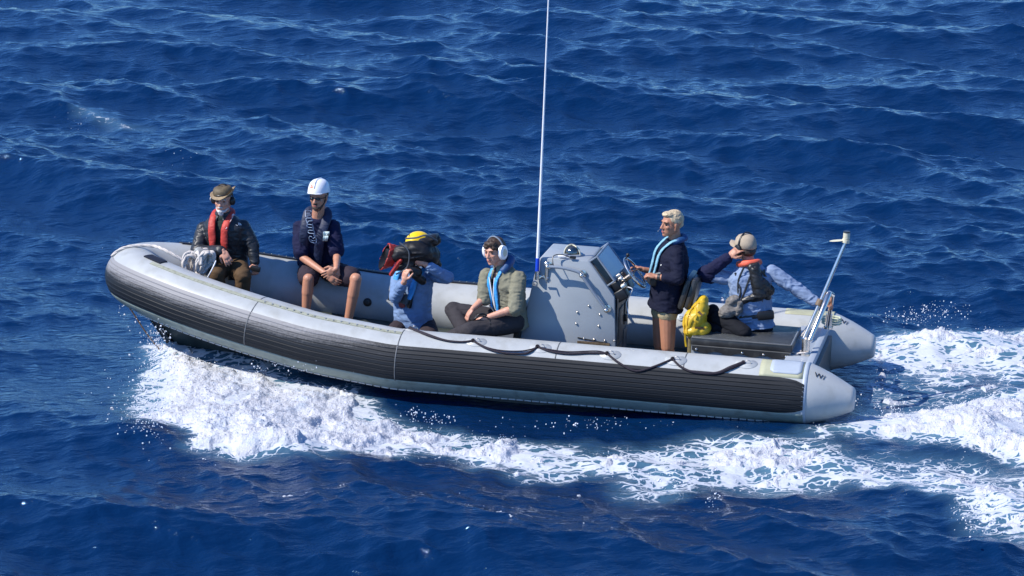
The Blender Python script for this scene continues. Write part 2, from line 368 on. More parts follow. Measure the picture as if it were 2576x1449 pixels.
def water_material():
    m = bpy.data.materials.new('sea_water'); m.use_nodes = True; t = m.node_tree; b = t.nodes['Principled BSDF']; L = t.links
    tc = nd(t, 'ShaderNodeTexCoord'); at = nd(t, 'ShaderNodeAttribute', attribute_name='foam')
    # fine ripples
    mp = nd(t, 'ShaderNodeMapping'); mp.inputs['Scale'].default_value = (6, 11, 6); mp.inputs['Rotation'].default_value = (0, 0, R(-14))
    n1 = nd(t, 'ShaderNodeTexNoise'); n1.inputs['Scale'].default_value = 1.0; n1.inputs['Detail'].default_value = 5; n1.inputs['Roughness'].default_value = .55
    L.new(tc.outputs['Object'], mp.inputs[0]); L.new(mp.outputs[0], n1.inputs['Vector'])
    bp = nd(t, 'ShaderNodeBump'); bp.inputs['Strength'].default_value = 1; bp.inputs['Distance'].default_value = .028
    L.new(n1.outputs['Fac'], bp.inputs['Height'])
    # lacy foam
    nw = nd(t, 'ShaderNodeTexNoise'); nw.inputs['Scale'].default_value = 3.5; nw.inputs['Detail'].default_value = 3
    L.new(tc.outputs['Object'], nw.inputs['Vector'])
    ms = nd(t, 'ShaderNodeMapping'); ms.inputs['Scale'].default_value = (.55, 1.0, 1.0); ms.inputs['Rotation'].default_value = (0, 0, R(8)); L.new(tc.outputs['Object'], ms.inputs[0])
    mv = nd(t, 'ShaderNodeMixRGB'); mv.blend_type = 'ADD'; mv.inputs[0].default_value = .45; L.new(ms.outputs[0], mv.inputs[1]); L.new(nw.outputs['Color'], mv.inputs[2])
    vs = []
    for sc in (3.6, 9.0):
        vo = nd(t, 'ShaderNodeTexVoronoi', feature='DISTANCE_TO_EDGE'); vo.inputs['Scale'].default_value = sc; L.new(mv.outputs[0], vo.inputs['Vector']); vs.append(vo)
    mn = nd(t, 'ShaderNodeMath', operation='MINIMUM'); L.new(vs[0].outputs[0], mn.inputs[0]); L.new(vs[1].outputs[0], mn.inputs[1])
    nf = nd(t, 'ShaderNodeTexNoise'); nf.inputs['Scale'].default_value = 4; nf.inputs['Detail'].default_value = 7; nf.inputs['Roughness'].default_value = .65
    L.new(tc.outputs['Object'], nf.inputs['Vector'])
    # threshold = cov*1.25 + (noise-.5)*.9 - edge*1.6
    a1 = nd(t, 'ShaderNodeMath', operation='MULTIPLY_ADD'); a1.inputs[1].default_value = 1.25; a1.inputs[2].default_value = -.44; L.new(at.outputs['Fac'], a1.inputs[0])
    a2 = nd(t, 'ShaderNodeMath', operation='MULTIPLY_ADD'); a2.inputs[1].default_value = 1.0; L.new(nf.outputs['Fac'], a2.inputs[0]); L.new(a1.outputs[0], a2.inputs[2])
    a3 = nd(t, 'ShaderNodeMath', operation='MULTIPLY_ADD'); a3.inputs[1].default_value = -4.2; L.new(mn.outputs[0], a3.inputs[0]); L.new(a2.outputs[0], a3.inputs[2])
    ff = nd(t, 'ShaderNodeMapRange'); ff.interpolation_type = 'SMOOTHSTEP'; ff.inputs[1].default_value = .38; ff.inputs[2].default_value = .62; L.new(a3.outputs[0], ff.inputs[0])
    gate = nd(t, 'ShaderNodeMapRange'); gate.inputs[1].default_value = .02; gate.inputs[2].default_value = .2; L.new(at.outputs['Fac'], gate.inputs[0])
    fm = nd(t, 'ShaderNodeMath', operation='MULTIPLY'); L.new(ff.outputs[0], fm.inputs[0]); L.new(gate.outputs[0], fm.inputs[1])
    # body colour: deep blue, turquoise where air is mixed in
    cr = nd(t, 'ShaderNodeValToRGB'); cr.color_ramp.elements[0].color = (.0010, .016, .062, 1); cr.color_ramp.elements[1].color = (.10, .22, .30, 1)
    cr.color_ramp.elements[0].position = .08; L.new(at.outputs['Fac'], cr.inputs['Fac'])
    mx = nd(t, 'ShaderNodeMixRGB'); mx.inputs[2].default_value = (.54, .57, .62, 1); L.new(fm.outputs[0], mx.inputs[0]); L.new(cr.outputs[0], mx.inputs[1])
    L.new(mx.outputs[0], b.inputs['Base Color'])
    rg = nd(t, 'ShaderNodeMapRange'); rg.inputs[3].default_value = .045; rg.inputs[4].default_value = .7; L.new(fm.outputs[0], rg.inputs[0]); L.new(rg.outputs[0], b.inputs['Roughness'])
    b.inputs['IOR'].default_value = 1.40; b.inputs['Specular Tint'].default_value = (.48, .74, 1, 1)
    L.new(bp.outputs[0], b.inputs['Normal'])
    return m
M['water'] = water_material()
def foam_material():
    m = mat('foam_white', (.55, .56, .60), .6, var=.10, scale=9, bump=.014, bscale=55, spec=.5)
    t = m.node_tree; b = t.nodes['Principled BSDF']; src = b.inputs['Base Color'].links[0].from_socket
    tc = nd(t, 'ShaderNodeTexCoord'); n = nd(t, 'ShaderNodeTexNoise'); n.inputs['Scale'].default_value = 5; n.inputs['Detail'].default_value = 9; n.inputs['Roughness'].default_value = .75; t.links.new(tc.outputs['Object'], n.inputs['Vector'])
    r = nd(t, 'ShaderNodeMapRange'); r.inputs[1].default_value = .50; r.inputs[2].default_value = .68; r.inputs[4].default_value = .75; t.links.new(n.outputs['Fac'], r.inputs[0])
    mx = nd(t, 'ShaderNodeMixRGB'); mx.inputs[2].default_value = (.33, .41, .52, 1); t.links.new(r.outputs[0], mx.inputs[0]); t.links.new(src, mx.inputs[1]); t.links.new(mx.outputs[0], b.inputs['Base Color'])
    return m
M['foam'] = foam_material()
sea = link('sea', sea_me, M['water']); tag(sea, kind='structure')

# thick foam of the wake: its own lumpy sheet on the water
def build_foam():
    gx = np.arange(-3.9, 6.2, .0125, dtype=np.float32); gy = np.arange(21.8, 31.6, .018, dtype=np.float32)
    X, Y = np.meshgrid(gx, gy); sp = np.full_like(X, .02)
    Z, DX, DY, cov = sea_height(X, Y, sp)
    def bil(f, o, sd, g=.55):
        s = 0; q = 1; t = 0
        for k in range(o): s = s + q * np.abs(2 * vn2(X * f * 2 ** k + 3.7 * k, Y * f * .8 * 2 ** k + 9.1 * k, sd + k) - 1); t += q; q *= g
        return s / t
    n = fb2(X * 3.2, Y * 2.2, 5, 61, .62); lace = 1 - np.abs(2 * fb2(X * 2.6, Y * 3.6, 4, 71, .6) - 1) * 3.6
    edge = cov + (n - .5) * 1.1 + (lace - .45) * (.34 + .5 * (1 - cov)) * (1.2 - cov)
    thr = .64; up = sstep(thr, thr + .45, edge)
    big = fb2(X * 1.5, Y * 1.5, 3, 81) - .45
    H = Z - .016 + up * (.020 + .09 * np.maximum(0, big) * cov + .030 * bil(4.0, 2, 91) * cov + .022 * bil(12, 2, 95, .6) + .022 * bil(30, 2, 98, .7) + .016 * fb2(X * 75, Y * 60, 2, 99))
    keep = up > .01
    c, s = math.cos(R(11.8)), math.sin(R(11.8)); bx = (X - BT.x) * c - (Y - BT.y) * s; by = (X - BT.x) * s + (Y - BT.y) * c
    keep &= ~((np.abs(by) < bwl(bx) - .12) & (bx > -6.0) & (bx < 0))
    rs = np.random.default_rng(9); ok = np.argwhere((up > .15) & keep & (cov > .3)); sel = ok[rs.choice(len(ok), 5000)]
    global FOAMPTS
    FOAMPTS = np.stack([(X + DX)[sel[:, 0], sel[:, 1]], (Y + DY)[sel[:, 0], sel[:, 1]], H[sel[:, 0], sel[:, 1]] + rs.random(5000) ** 3 * .08], 1).astype(np.float32)
    return grid_mesh('wake_foam', X + DX, Y + DY, H, {}, keep)
foam = link('wake_foam', build_foam(), M['foam']); tag(foam, 'thick white foam thrown up along the hull and trailing behind the boat', 'foam', kind='stuff')
# ================================================================== BOAT
boat = thing('inflatable_boat', 'grey rigid inflatable boat with black sides speeding across the blue water', 'boat', (0, 0, -.25))
TR = .27
HALF = [(0.0, .95, 0.0), (-1.2, .95, -.003), (-2.4, .95, 0.0), (-3.65, .95, .0), (-4.41, .865, .062), (-5.036, .735, .150), (-5.36, .65, .198), (-5.696, .54, .250), (-6.05, .385, .308), (-6.30, .22, .342), (-6.42, .07, .352)]
def tube_path():
    a = [Vector((x, -y, z)) for x, y, z in HALF]; b = [Vector((x, y, z)) for x, y, z in HALF[::-1]]
    pts = np.array([tuple(v) for v in a + b]); s = np.r_[0, np.cumsum(np.linalg.norm(np.diff(pts, axis=0), axis=1))]
    n = int(s[-1] / .07); q = np.linspace(0, s[-1], n); P = np.stack([np.interp(q, s, pts[:, k]) for k in range(3)], 1)
    w = np.exp(-(np.arange(-4, 5) / 1.6) ** 2); w /= w.sum()
    for k in range(3):
        e = np.r_[2 * P[0, k] - P[4:0:-1, k], P[:, k], 2 * P[-1, k] - P[-2:-6:-1, k]]; P[:, k] = np.convolve(e, w, 'valid')
    return [Vector(v) for v in P]
TP = tube_path()
def frame(i):
    d = (TP[min(i + 1, len(TP) - 1)] - TP[max(i - 1, 0)]).normalized(); up = Vector((0, 0, 1)); side = d.cross(up).normalized() # outward?
    u = side.cross(d).normalized(); return d, side, u
# on the near side d points to the bow (-x); d x up = (-x) x z = +y (inward), so outward is -side
def tpt(i, th, r=TR):
    """point on the tube: th in degrees, 0 = straight outboard, 90 = top"""
    d, s, u = frame(i); a = R(th); return TP[i] - s * math.cos(a) * r + u * math.sin(a) * r
NT = len(TP); NSEG = 64
half = NT // 2
# main tube with its end cones
cones = MB()
rings = []
def cone_rings(i, sgn):
    d, s, u = frame(i); d = d * sgn; out = []
    for t, rr in [(.42, .02), (.42, .085), (.405, .105), (.385, .115), (.30, .158), (.2, .205), (.1, .243), (.04, .262)]:
        out.append([TP[i] + d * t + Vector((0, 0, -.02 * t / .4)) - s * math.cos(a) * rr + u * math.sin(a) * rr for a in [2 * math.pi * q / NSEG for q in range(NSEG)]])
    return out
rings += cone_rings(0, -1)
for i in range(NT):
    d, s, u = frame(i); rings.append([TP[i] - s * math.cos(a) * TR + u * math.sin(a) * TR for a in [2 * math.pi * q / NSEG for q in range(NSEG)]])
rings += cone_rings(NT - 1, 1)[::-1]
mb = MB(); mb.rings(rings); tube = mb.put('buoyancy_tube', M['tube'], boat, smooth=180)
def strip(i0, i1, t0, t1, off, nt=6, prof=None, step=1, th=.004, th_edge=True):
    idx = list(range(i0, i1 + 1, step)); mb = MB(); outer = []
    for i in idx:
        row = []
        for k in range(nt + 1):
            t = t0 + (t1 - t0) * k / nt; r = TR + off + (prof(t) if prof else 0)
            row.append(tpt(i, t, r))
        row += [tpt(i, t1, TR - .004), tpt(i, t0, TR - .004)]; outer.append(row)
    mb.rings(outer); return mb
# ribbed rubbing strake, worn grey at the bow and black aft
def strake_prof(t):
    g = 0
    for c in (-18, -9, 0, 8.5, 17, 25, 33):
        g -= .005 * math.exp(-((t - c) / .6) ** 2)
        g += .0012 * math.exp(-((t - c - 1.6) / .8) ** 2)
    return g
def strake_mat():
    m = bpy.data.materials.new('rubbing_strake'); m.use_nodes = True; t = m.node_tree; b = t.nodes['Principled BSDF']; L = t.links
    tc = nd(t, 'ShaderNodeTexCoord'); wr = nd(t, 'ShaderNodeAttribute', attribute_name='wear')
    mp = nd(t, 'ShaderNodeMapping'); mp.inputs['Scale'].default_value = (1.2, 3, 26)
    n1 = nd(t, 'ShaderNodeTexNoise'); n1.inputs['Scale'].default_value = 1.6; n1.inputs['Detail'].default_value = 9; n1.inputs['Roughness'].default_value = .7
    L.new(tc.outputs['Object'], mp.inputs[0]); L.new(mp.outputs[0], n1.inputs['Vector'])
    n2 = nd(t, 'ShaderNodeTexNoise'); n2.inputs['Scale'].default_value = 55; n2.inputs['Detail'].default_value = 5; L.new(tc.outputs['Object'], n2.inputs['Vector'])
    a = nd(t, 'ShaderNodeMath', operation='MULTIPLY_ADD'); a.inputs[1].default_value = .75; L.new(n1.outputs['Fac'], a.inputs[0]); L.new(wr.outputs['Fac'], a.inputs[2])
    a2 = nd(t, 'ShaderNodeMath', operation='MULTIPLY_ADD'); a2.inputs[1].default_value = .35; L.new(n2.outputs['Fac'], a2.inputs[0]); L.new(a.outputs[0], a2.inputs[2])
    cr = nd(t, 'ShaderNodeValToRGB'); e = cr.color_ramp.elements
    e[0].position = .50; e[0].color = (.008, .010, .013, 1); e[1].position = 1.35; e[1].color = (.27, .265, .27, 1)
    x = cr.color_ramp.elements.new(.85); x.color = (.018, .021, .026, 1)
    sc = nd(t, 'ShaderNodeMath', operation='MULTIPLY'); sc.inputs[1].default_value = .72; L.new(a2.outputs[0], sc.inputs[0])
    for q in e: pass
    e[0].position = .36; L.new(sc.outputs[0], cr.inputs['Fac'])
    cr.color_ramp.elements[1].position = .62; cr.color_ramp.elements[2].position = 1.0
    L.new(cr.outputs[0], b.inputs['Base Color']); b.inputs['Roughness'].default_value = .55; b.inputs['Specular IOR Level'].default_value = .3
    return m
M['strake'] = strake_mat()
def wear_fn(p, t):
    """chafed pale rubber towards the bow and along the upper ribs"""
    f = min(1, max(0, (-p.x - 3.1) / 1.9)); u = min(1, max(0, (t + 2) / 34.0))
    return .92 * f * u + .08 * (t > 33)
mb = MB(); rows = []; w = []
NTH = 150
for i in range(0, NT):
    e = min(i, NT - 1 - i); row = []
    sh = (.34, .13, .04)[e] if e < 3 else 0.0      # rounded end corners
    t0, t1 = -27 + sh * 30, 41 - sh * 30
    for k in range(NTH + 1):
        t = t0 + (t1 - t0) * k / NTH; row.append(tpt(i, t, TR + .006 + strake_prof(t))); w.append(wear_fn(TP[i], t))
    row += [tpt(i, t1, TR - .004), tpt(i, t0, TR - .004)]; w += [0, 0]; rows.append(row)
mb.rings(rows); nv = len(mb.v); me = bpy.data.meshes.new('rubbing_strake'); me.from_pydata([tuple(v) for v in mb.v], [], mb.f)
bm = bmesh.new(); bm.from_mesh(me); bmesh.ops.recalc_face_normals(bm, faces=bm.faces[:]); bm.to_mesh(me); bm.free()
at_ = me.attributes.new('wear', 'FLOAT', 'POINT'); at_.data.foreach_set('value', w); finish(me, 50)
place('rubbing_strake', me, M['strake'], boat)
# greenish lower band of the tube
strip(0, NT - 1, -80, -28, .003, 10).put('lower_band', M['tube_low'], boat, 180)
# rope lacing where tube and hull meet
lac = MB()
for i in range(4, half - 6):
    for q in range(1):
        a, b = tpt(i, -60, TR + .009), tpt(i + 1, -60, TR + .009); p = a.lerp(b, .04); r = a.lerp(b, .86); lac.tube([p, r], .006, 5)
lac.put('hull_lacing', M['rope_w'], boat)
# glued strip with studs along the near tube top, dark laced strip along the far one
def nearest(x, near=True):
    rng_ = range(0, half) if near else range(half, NT); return min(rng_, key=lambda i: abs(TP[i].x - x))
i0, i1 = nearest(-3.58), nearest(-6.1)
sp = strip(i0, i1, 69, 77, .005, 4); s1 = sp.put('fastening_strip', M['strip'], boat)
st = MB()
for x in np.arange(-3.66, -4.95, -.075):
    i = nearest(x); d = TP[i + 1] - TP[i]; f = (x - TP[i].x) / (d.x or 1); p = tpt(i, 73, TR + .007) .lerp(tpt(i + 1, 73, TR + .007), max(0, min(1, f))); st.ell(p, [(.011, 0, 0), (0, .011, 0), (0, 0, .006)], 8, 5)
explode(st.put('stud', M['snap'], s1))
j0, j1 = nearest(-6.12, False), nearest(-3.3, False)
s2 = strip(j0, j1, 66, 94, .014, 5).put('fastening_strip', M['strip_dark'], boat)
st = MB()
for i in range(j0 + 1, j1, 1):
    p = tpt(i, 88, TR + .014); q = tpt(i, 82, TR + .014); st.tube([p, q], .005, 5)
explode(st.put('lace', M['tube_low'], s2))
pd = strip(i1 - 1, i1 + 2, 80, 100, .012, 4); pd.put('bow_cleat_strip', M['strip_dark'], boat)
# joint tapes across the tube
for x in (-3.62, -5.0, -2.2, -1.05):
    i = nearest(x); mbt = MB(); rows = []
    for dd in (-.005, .005):
        d, s, u = frame(i); rows.append([tpt(i, t, TR + (.0075 if t < 41.5 else .001)) + d * dd for t in range(-29 if x in (-3.62, -5.0) else 42, 110, 4)])
    n = len(rows[0]); mbt.add(rows[0] + rows[1], [(k, k + 1, n + k + 1, n + k) for k in range(n - 1)])
    # seam tape is thin cloth glued flat on the tube
    me = mbt.mesh('seam_tape', 180); bm = bmesh.new(); bm.from_mesh(me); bmesh.ops.solidify(bm, geom=bm.faces[:], thickness=.0008); bm.to_mesh(me); bm.free()
    place('seam_tape', me, mat('seam_tape', (.11, .115, .12), .5, var=.5, scale=20) if x == -3.62 else bpy.data.materials['seam_tape'], boat)
# khaki repair patches and the pale rounded pad at the stern
def surf_patch(name, m, x0, x1, t0, t1, off, near=True, rc=0.0, nx=8, ntt=8):
    mb = MB(); P = []
    for a in range(nx + 1):
        for b in range(ntt + 1):
            fx, ft = a / nx, b / ntt
            x = x0 + (x1 - x0) * fx; tt = t0 + (t1 - t0) * ft
            P.append((x, tt))
    def on(x, tt, o):
        th = R(tt); y = .95 + math.cos(th) * (TR + o); return Vector((x, -y if near else y, math.sin(th) * (TR + o) - .002))
    n = ntt + 1
    top = [on(x, tt, off) for x, tt in P]; bot = [on(x, tt, -.004) for x, tt in P]
    fs = []
    for a in range(nx):
        for b in range(ntt):
            if rc and (a in (0, nx - 1)) and (b in (0, ntt - 1)): 
                k = a * n + b; q = [k, k + 1, k + n + 1, k + n]
                out = {(0, 0): k, (0, 1): k + 1, (1, 1): k + n + 1, (1, 0): k + n}[(0 if a == 0 else 1, 0 if b == 0 else 1)]
                q.remove(out); fs.append(tuple(q))
            else:
                k = a * n + b; fs.append((k, k + 1, k + n + 1, k + n))
    mb.add(top, fs); me = mb.mesh(name, 60); bm = bmesh.new(); bm.from_mesh(me); bmesh.ops.solidify(bm, geom=bm.faces[:], thickness=-off * .6); bm.to_mesh(me); bm.free()
    return place(name, me, m, boat)
surf_patch('repair_patch', M['khaki'], -.40, -.02, 42, 96, .0016)
surf_patch('stern_pad', M['patch'], -.31, -.035, 50, 100, .0036, rc=1)
surf_patch('repair_patch', M['khaki'], -.42, .0, 72, 112, .002, near=False)
surf_patch('repair_patch', M['khaki'], -4.0 + 3.99, .03, 60, 120, .003, near=False)
# seam ring at the cone joint
for i, sg in ((0, -1), (NT - 1, 1)):
    mb = MB(); d, s, u = frame(i); rr = [[TP[i] + d * sg * q - s * math.cos(a) * (TR + o) + u * math.sin(a) * (TR + o) for a in [2 * math.pi * k / 48 for k in range(48)]] for q, o in ((-.02, -.002), (-.018, .003), (.02, .001), (.022, -.01))]
    mb.rings(rr, caps=False); me = mb.mesh('cone_seam', 180); place('cone_seam', me, M['patch'], boat)
# faded lettering on both cones
def lettering(txt, origin, xdir, ydir, size, m, parent, name='lettering', th=.0012):
    cu = bpy.data.curves.new(name, 'FONT'); cu.body = txt; cu.size = size; cu.align_x = 'CENTER'; cu.align_y = 'CENTER'; cu.extrude = th
    o = bpy.data.objects.new('tmp', cu); COL.objects.link(o); dg = bpy.context.evaluated_depsgraph_get(); me = bpy.data.meshes.new_from_object(o.evaluated_get(dg))
    bpy.data.objects.remove(o); X_ = Vector(xdir).normalized(); Y_ = (Vector(ydir) - X_ * Vector(ydir).dot(X_)).normalized(); Z_ = X_.cross(Y_)
    mt = Matrix((X_, Y_, Z_)).transposed().to_4x4(); mt.translation = Vector(origin); me.transform(mt); me.name = name; return place(name, me, m, parent)
for sy in (-1, 1):
    th = R(58) if sy < 0 else R(112)
    def cp(x, a): 
        r = np.interp(x, [0, .04, .1, .2, .3, .385], [.27, .262, .243, .205, .158, .115]) + .004; return Vector((x, sy * .95 + (-1 if sy < 0 else 1) * math.cos(a) * r, math.sin(a) * r - .02 * x / .4))
    c = cp(.12, th); xd = cp(.17, th) - cp(.07, th); yd = cp(.12, th + .2) - cp(.12, th - .2)
    if sy > 0: yd = -yd
    lettering('W/', c, xd, yd, .075, M['text'], boat)
# ---- grab line with its patches and rings on the near tube
def near_pt(px, py, off=.012):
    """point on the near tube skin seen at a picture point"""
    o, d = pray(px, py); o = BI @ o; d = BI.to_3x3() @ d
    # straight tube: axis y=-.95,z=0
    oy, oz = o.y + .95, o.z; a = d.y ** 2 + d.z ** 2; b = 2 * (oy * d.y + oz * d.z); r = TR + off; c = oy * oy + oz * oz - r * r
    q = b * b - 4 * a * c; t = (-b - math.sqrt(max(q, 0))) / (2 * a); return o + d * t
LP = [(1032, 826), (1190, 857), (1352, 872), (1527, 889), (1692, 903), (1870, 912)]
SAG = [[(1075, 842), (1120, 856), (1160, 860)], [(1222, 875), (1262, 887), (1315, 890), (1335, 884)], [(1385, 884), (1430, 890), (1480, 888)], [(1556, 912), (1598, 933), (1640, 924)], [(1712, 922), (1745, 936), (1800, 939), (1838, 925)]]
SAG2 = [None, [(1225, 876), (1265, 884), (1310, 885), (1338, 880)], [(1382, 881), (1430, 887), (1500, 885)], None, None]
gl = MB()
for i in range(5):
    pts = [near_pt(*LP[i])] + [near_pt(*q) for q in SAG[i]] + [near_pt(*LP[i + 1])]
    rr = [.010] * len(pts)
    if i == 4: rr = [.010, .010, .011, .014, .019, .017]
    if i == 0: rr = [.016, .014, .010, .009, .010]
    gl.tube(pts, rr, 8, smooth=6)
    if SAG2[i]: gl.tube([near_pt(*LP[i])] + [near_pt(a, b - 2) for a, b in SAG2[i]] + [near_pt(*LP[i + 1])], .006, 6, smooth=6)
    for q in (LP[i], LP[i + 1]): p = near_pt(*q); gl.ell(p, [(.020, 0, 0), (0, .016, 0), (0, .006, .020)], 8, 6)
gl.put('grab_line', M['rope_k'], boat)
for q in LP:
    p = near_pt(q[0] + 8, q[1] + 2, .0)
    th = math.degrees(math.atan2(p.z, -(p.y + .95)))
    mb = MB(); P = []
    for ro, off in ((.085, .0005), (.083, .0035), (.055, .004), (.053, .006), (0.001, .0065)):
        ring = []
        for k in range(28):
            a = 2 * math.pi * k / 28; tt = R(th) + ro * math.sin(a) * .8 / TR; ring.append(Vector((p.x + ro * math.cos(a) * 1.15, -.95 - math.cos(tt) * (TR + off), math.sin(tt) * (TR + off))))
        P.append(ring)
    mb.rings(P); pt = mb.put('ring_patch', M['tube'], boat, 60)
    mb = MB(); c = near_pt(q[0] + 11, q[1] + 1, .012); ring = [c + Vector((.026 * math.cos(a), -.012 * math.sin(a) * .5, .026 * math.sin(a))) for a in [2 * math.pi * k / 16 for k in range(17)]]
    mb.tube(ring, .0035, 6); mb.put('steel_ring', M['steel'], pt)
# small valves on the inner face of the far tube
for (px, py, mm, r) in ((925, 728, 'black', .040), (1711, 802, 'patch', .038)):
    p = A(px, py, y=.95 - TR - .004) ; zz = p.z; zz = max(-.2, min(.2, zz)); th_ = math.asin(max(-1, min(1, zz / TR)))
    nrm = Vector((0, -math.cos(th_), math.sin(th_))); c = Vector((p.x, .95, 0)) + nrm * TR
    if p.x < -3.9:
        i = nearest(p.x, False); d, s, u = frame(i); nrm = (s if s.y < 0 else -s); nrm = (nrm * .97 + u * .15).normalized(); c = TP[i] + nrm * TR
    mb = MB(); mb.tube([c - nrm * .01, c + nrm * .006, c + nrm * .011], [r, r, r * .8], 20); v = mb.put('valve', M[mm], boat)
    mb = MB(); mb.tube([c, c + nrm * .016], [r * .5, r * .45], 14); e = nrm.orthogonal().normalized(); mb.box(c + nrm * .016, (r * .42, .004, .003)); mb.put('valve_cap', M['patch'] if mm == 'patch' else M['vinyl'], v)
# ---- hull
hs = [(-6.30, .06, .02, .12, .10), (-6.18, -.10, .03, .10, .12), (-6.0, -.34, .10, .0, .17), (-5.7, -.44, .30, -.04, .32), (-5.1, -.54, .54, -.14, .54), (-4.4, -.58, .70, -.26, .72), (-3.6, -.60, .78, -.33, .80), (-2.4, -.62, .82, -.36, .84), (-1.2, -.60, .80, -.33, .82), (0.02, -.58, .76, -.29, .80)]
mb = MB(); rows = []
for x, kz, cy_, cz, ty in hs:
    iz = np.interp(-x, [-q[0] for q in HALF], [q[2] for q in HALF])
    rows.append([Vector((x, -ty, iz - .12)), Vector((x, -cy_ - .03, cz - .02 if x > -6 else cz)), Vector((x, -cy_, cz - .03)), Vector((x, -cy_ * .5, (cz + kz) / 2 - .03)), Vector((x, 0, kz)), Vector((x, cy_ * .5, (cz + kz) / 2 - .03)), Vector((x, cy_, cz - .03)), Vector((x, cy_ + .03, cz - .02 if x > -6 else cz)), Vector((x, ty, iz - .12))])
mb.rings(rows); mb.put('hull', M['hull'], boat, 30)
mb = MB(); mb.tube([(-6.46, 0, .12), (-6.28, 0, -.02), (-6.10, 0, -.25), (-5.98, 0, -.40), (-5.6, 0, -.52)], [.03, .035, .04, .035, .03], 8, flat=((1, 0, 0), 1.0)); mb.put('stem', M['black'], boat)
# deck
mb = MB(); dk = [(.0, .74), (-3.6, .74), (-4.3, .66), (-4.9, .55), (-5.5, .36), (-5.95, .15)]
zf = lambda x: -.25 if x > -4.3 else -.25 + (-4.3 - x) * .16
top = [Vector((x, -y, zf(x))) for x, y in dk] + [Vector((x, y, zf(x))) for x, y in dk[::-1]]
n = len(dk); fs = [(k, k + 1, 2 * n - 2 - k, 2 * n - 1 - k) for k in range(n - 1)]; mb.add(top, fs)
me = mb.mesh('deck', 0); bm = bmesh.new(); bm.from_mesh(me); bmesh.ops.solidify(bm, geom=bm.faces[:], thickness=.04); bm.to_mesh(me); bm.free(); place('deck', me, M['deck'], boat)
# bow locker the first passenger leans on
mb = MB(); mb.box((-5.62, .10, .04), (.26, .20, .20), bev=.03); mb.put('bow_locker', M['console'], boat)
# ---- transom and stern platform
M['plat'] = mat('stern_platform', (.34, .38, .43), .4, var=.06)
mb = MB(); mb.box((-.015, 0, -.16), (.03, .72, .37), bev=.008); mb.box((-.13, 0, .155), (.12, .70, .035), bev=.01); mb.put('transom', M['plat'], boat)
mb = MB(); mb.box((.03, 0, -.2), (.02, .60, .34)); mb.put('transom_plate', M['hull'], boat)
# ---- console
CY = .30
P0 = [A(1352, 655, y=-CY), A(1480, 653, y=-CY), A(1546, 748, y=-CY), A(1548, 868, y=-CY), A(1308, 850, y=-CY)]
tz = .875
prof = [(P0[0].x, tz - .035), (P0[0].x + .03, tz), (P0[1].x - .01, tz), (P0[1].x + .01, tz - .01), (P0[2].x, P0[2].z), (P0[3].x, P0[3].z), (P0[3].x, -.25), (P0[4].x - .07, -.25), (P0[4].x, P0[4].z)]
mb = MB(); mb.prism(prof, 1, -CY, CY); con = mb.put('console', M['console'], boat, 30, bev=.012)
# aft face panel with doors
ax = P0[3].x
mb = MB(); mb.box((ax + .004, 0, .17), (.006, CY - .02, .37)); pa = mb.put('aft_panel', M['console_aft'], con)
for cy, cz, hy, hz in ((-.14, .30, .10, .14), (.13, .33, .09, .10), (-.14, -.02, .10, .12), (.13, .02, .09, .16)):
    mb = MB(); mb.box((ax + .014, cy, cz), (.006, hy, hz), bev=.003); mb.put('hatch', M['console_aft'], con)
mb = MB(); mb.box((ax + .03, .02, .30), (.015, .02, .03), bev=.004); mb.tube([(ax + .03, -.02, .50), (ax + .05, .0, .42), (ax + .04, .03, .34)], .006, 6, smooth=4); mb.put('switch', M['black'], con)
# windscreen: framed clear sheet lifted off the sloping face
a, b = Vector((prof[3][0], 0, prof[3][1])), Vector((prof[4][0], 0, prof[4][1])); sl_ = (b - a).normalized(); nr = Vector((-sl_.z, 0, sl_.x)); nr = nr if nr.x > 0 else -nr
def sp_(f, y, h): p = a + sl_ * f + nr * h; return Vector((p.x, y, p.z))
glass = bpy.data.materials.new('clear_sheet'); glass.use_nodes = True; gb = glass.node_tree.nodes['Principled BSDF']; gb.inputs['Base Color'].default_value = (.50, .56, .66, 1); gb.inputs['Roughness'].default_value = .12; gb.inputs['Alpha'].default_value = .55; gb.inputs['IOR'].default_value = 1.45
M['glass'] = glass
h = .075
mb = MB(); mb.quad(sp_(-.0, -.27, h), sp_(.27, -.27, h), sp_(.27, .29, h), sp_(-.0, .29, h), .006, nr); ws = mb.put('windscreen', M['glass'], boat)
mb = MB()
for f0, y0, f1, y1 in ((0, -.27, .27, -.27), (.27, -.27, .27, .29), (0, .29, .27, .29), (0, -.27, 0, .29)): mb.tube([sp_(f0, y0, h + .004), sp_(f1, y1, h + .004)], .010, 6)
mb.tube([sp_(.0, -.27, 0), sp_(.0, -.27, h)], .008, 6); mb.tube([sp_(.27, -.27, 0), sp_(.27, -.27, h)], .008, 6); mb.tube([sp_(.27, .29, 0), sp_(.27, .29, h)], .008, 6); mb.tube([sp_(.0, .29, 0), sp_(.0, .29, h)], .008, 6)
mb.put('windscreen_frame', M['rail'], ws)
mb = MB(); mb.quad(sp_(.0, -.26, .004), sp_(.30, -.26, .004), sp_(.30, .26, .004), sp_(.0, .26, .004), .012, nr); mb.put('chart_panel', M['vinyl'], con)
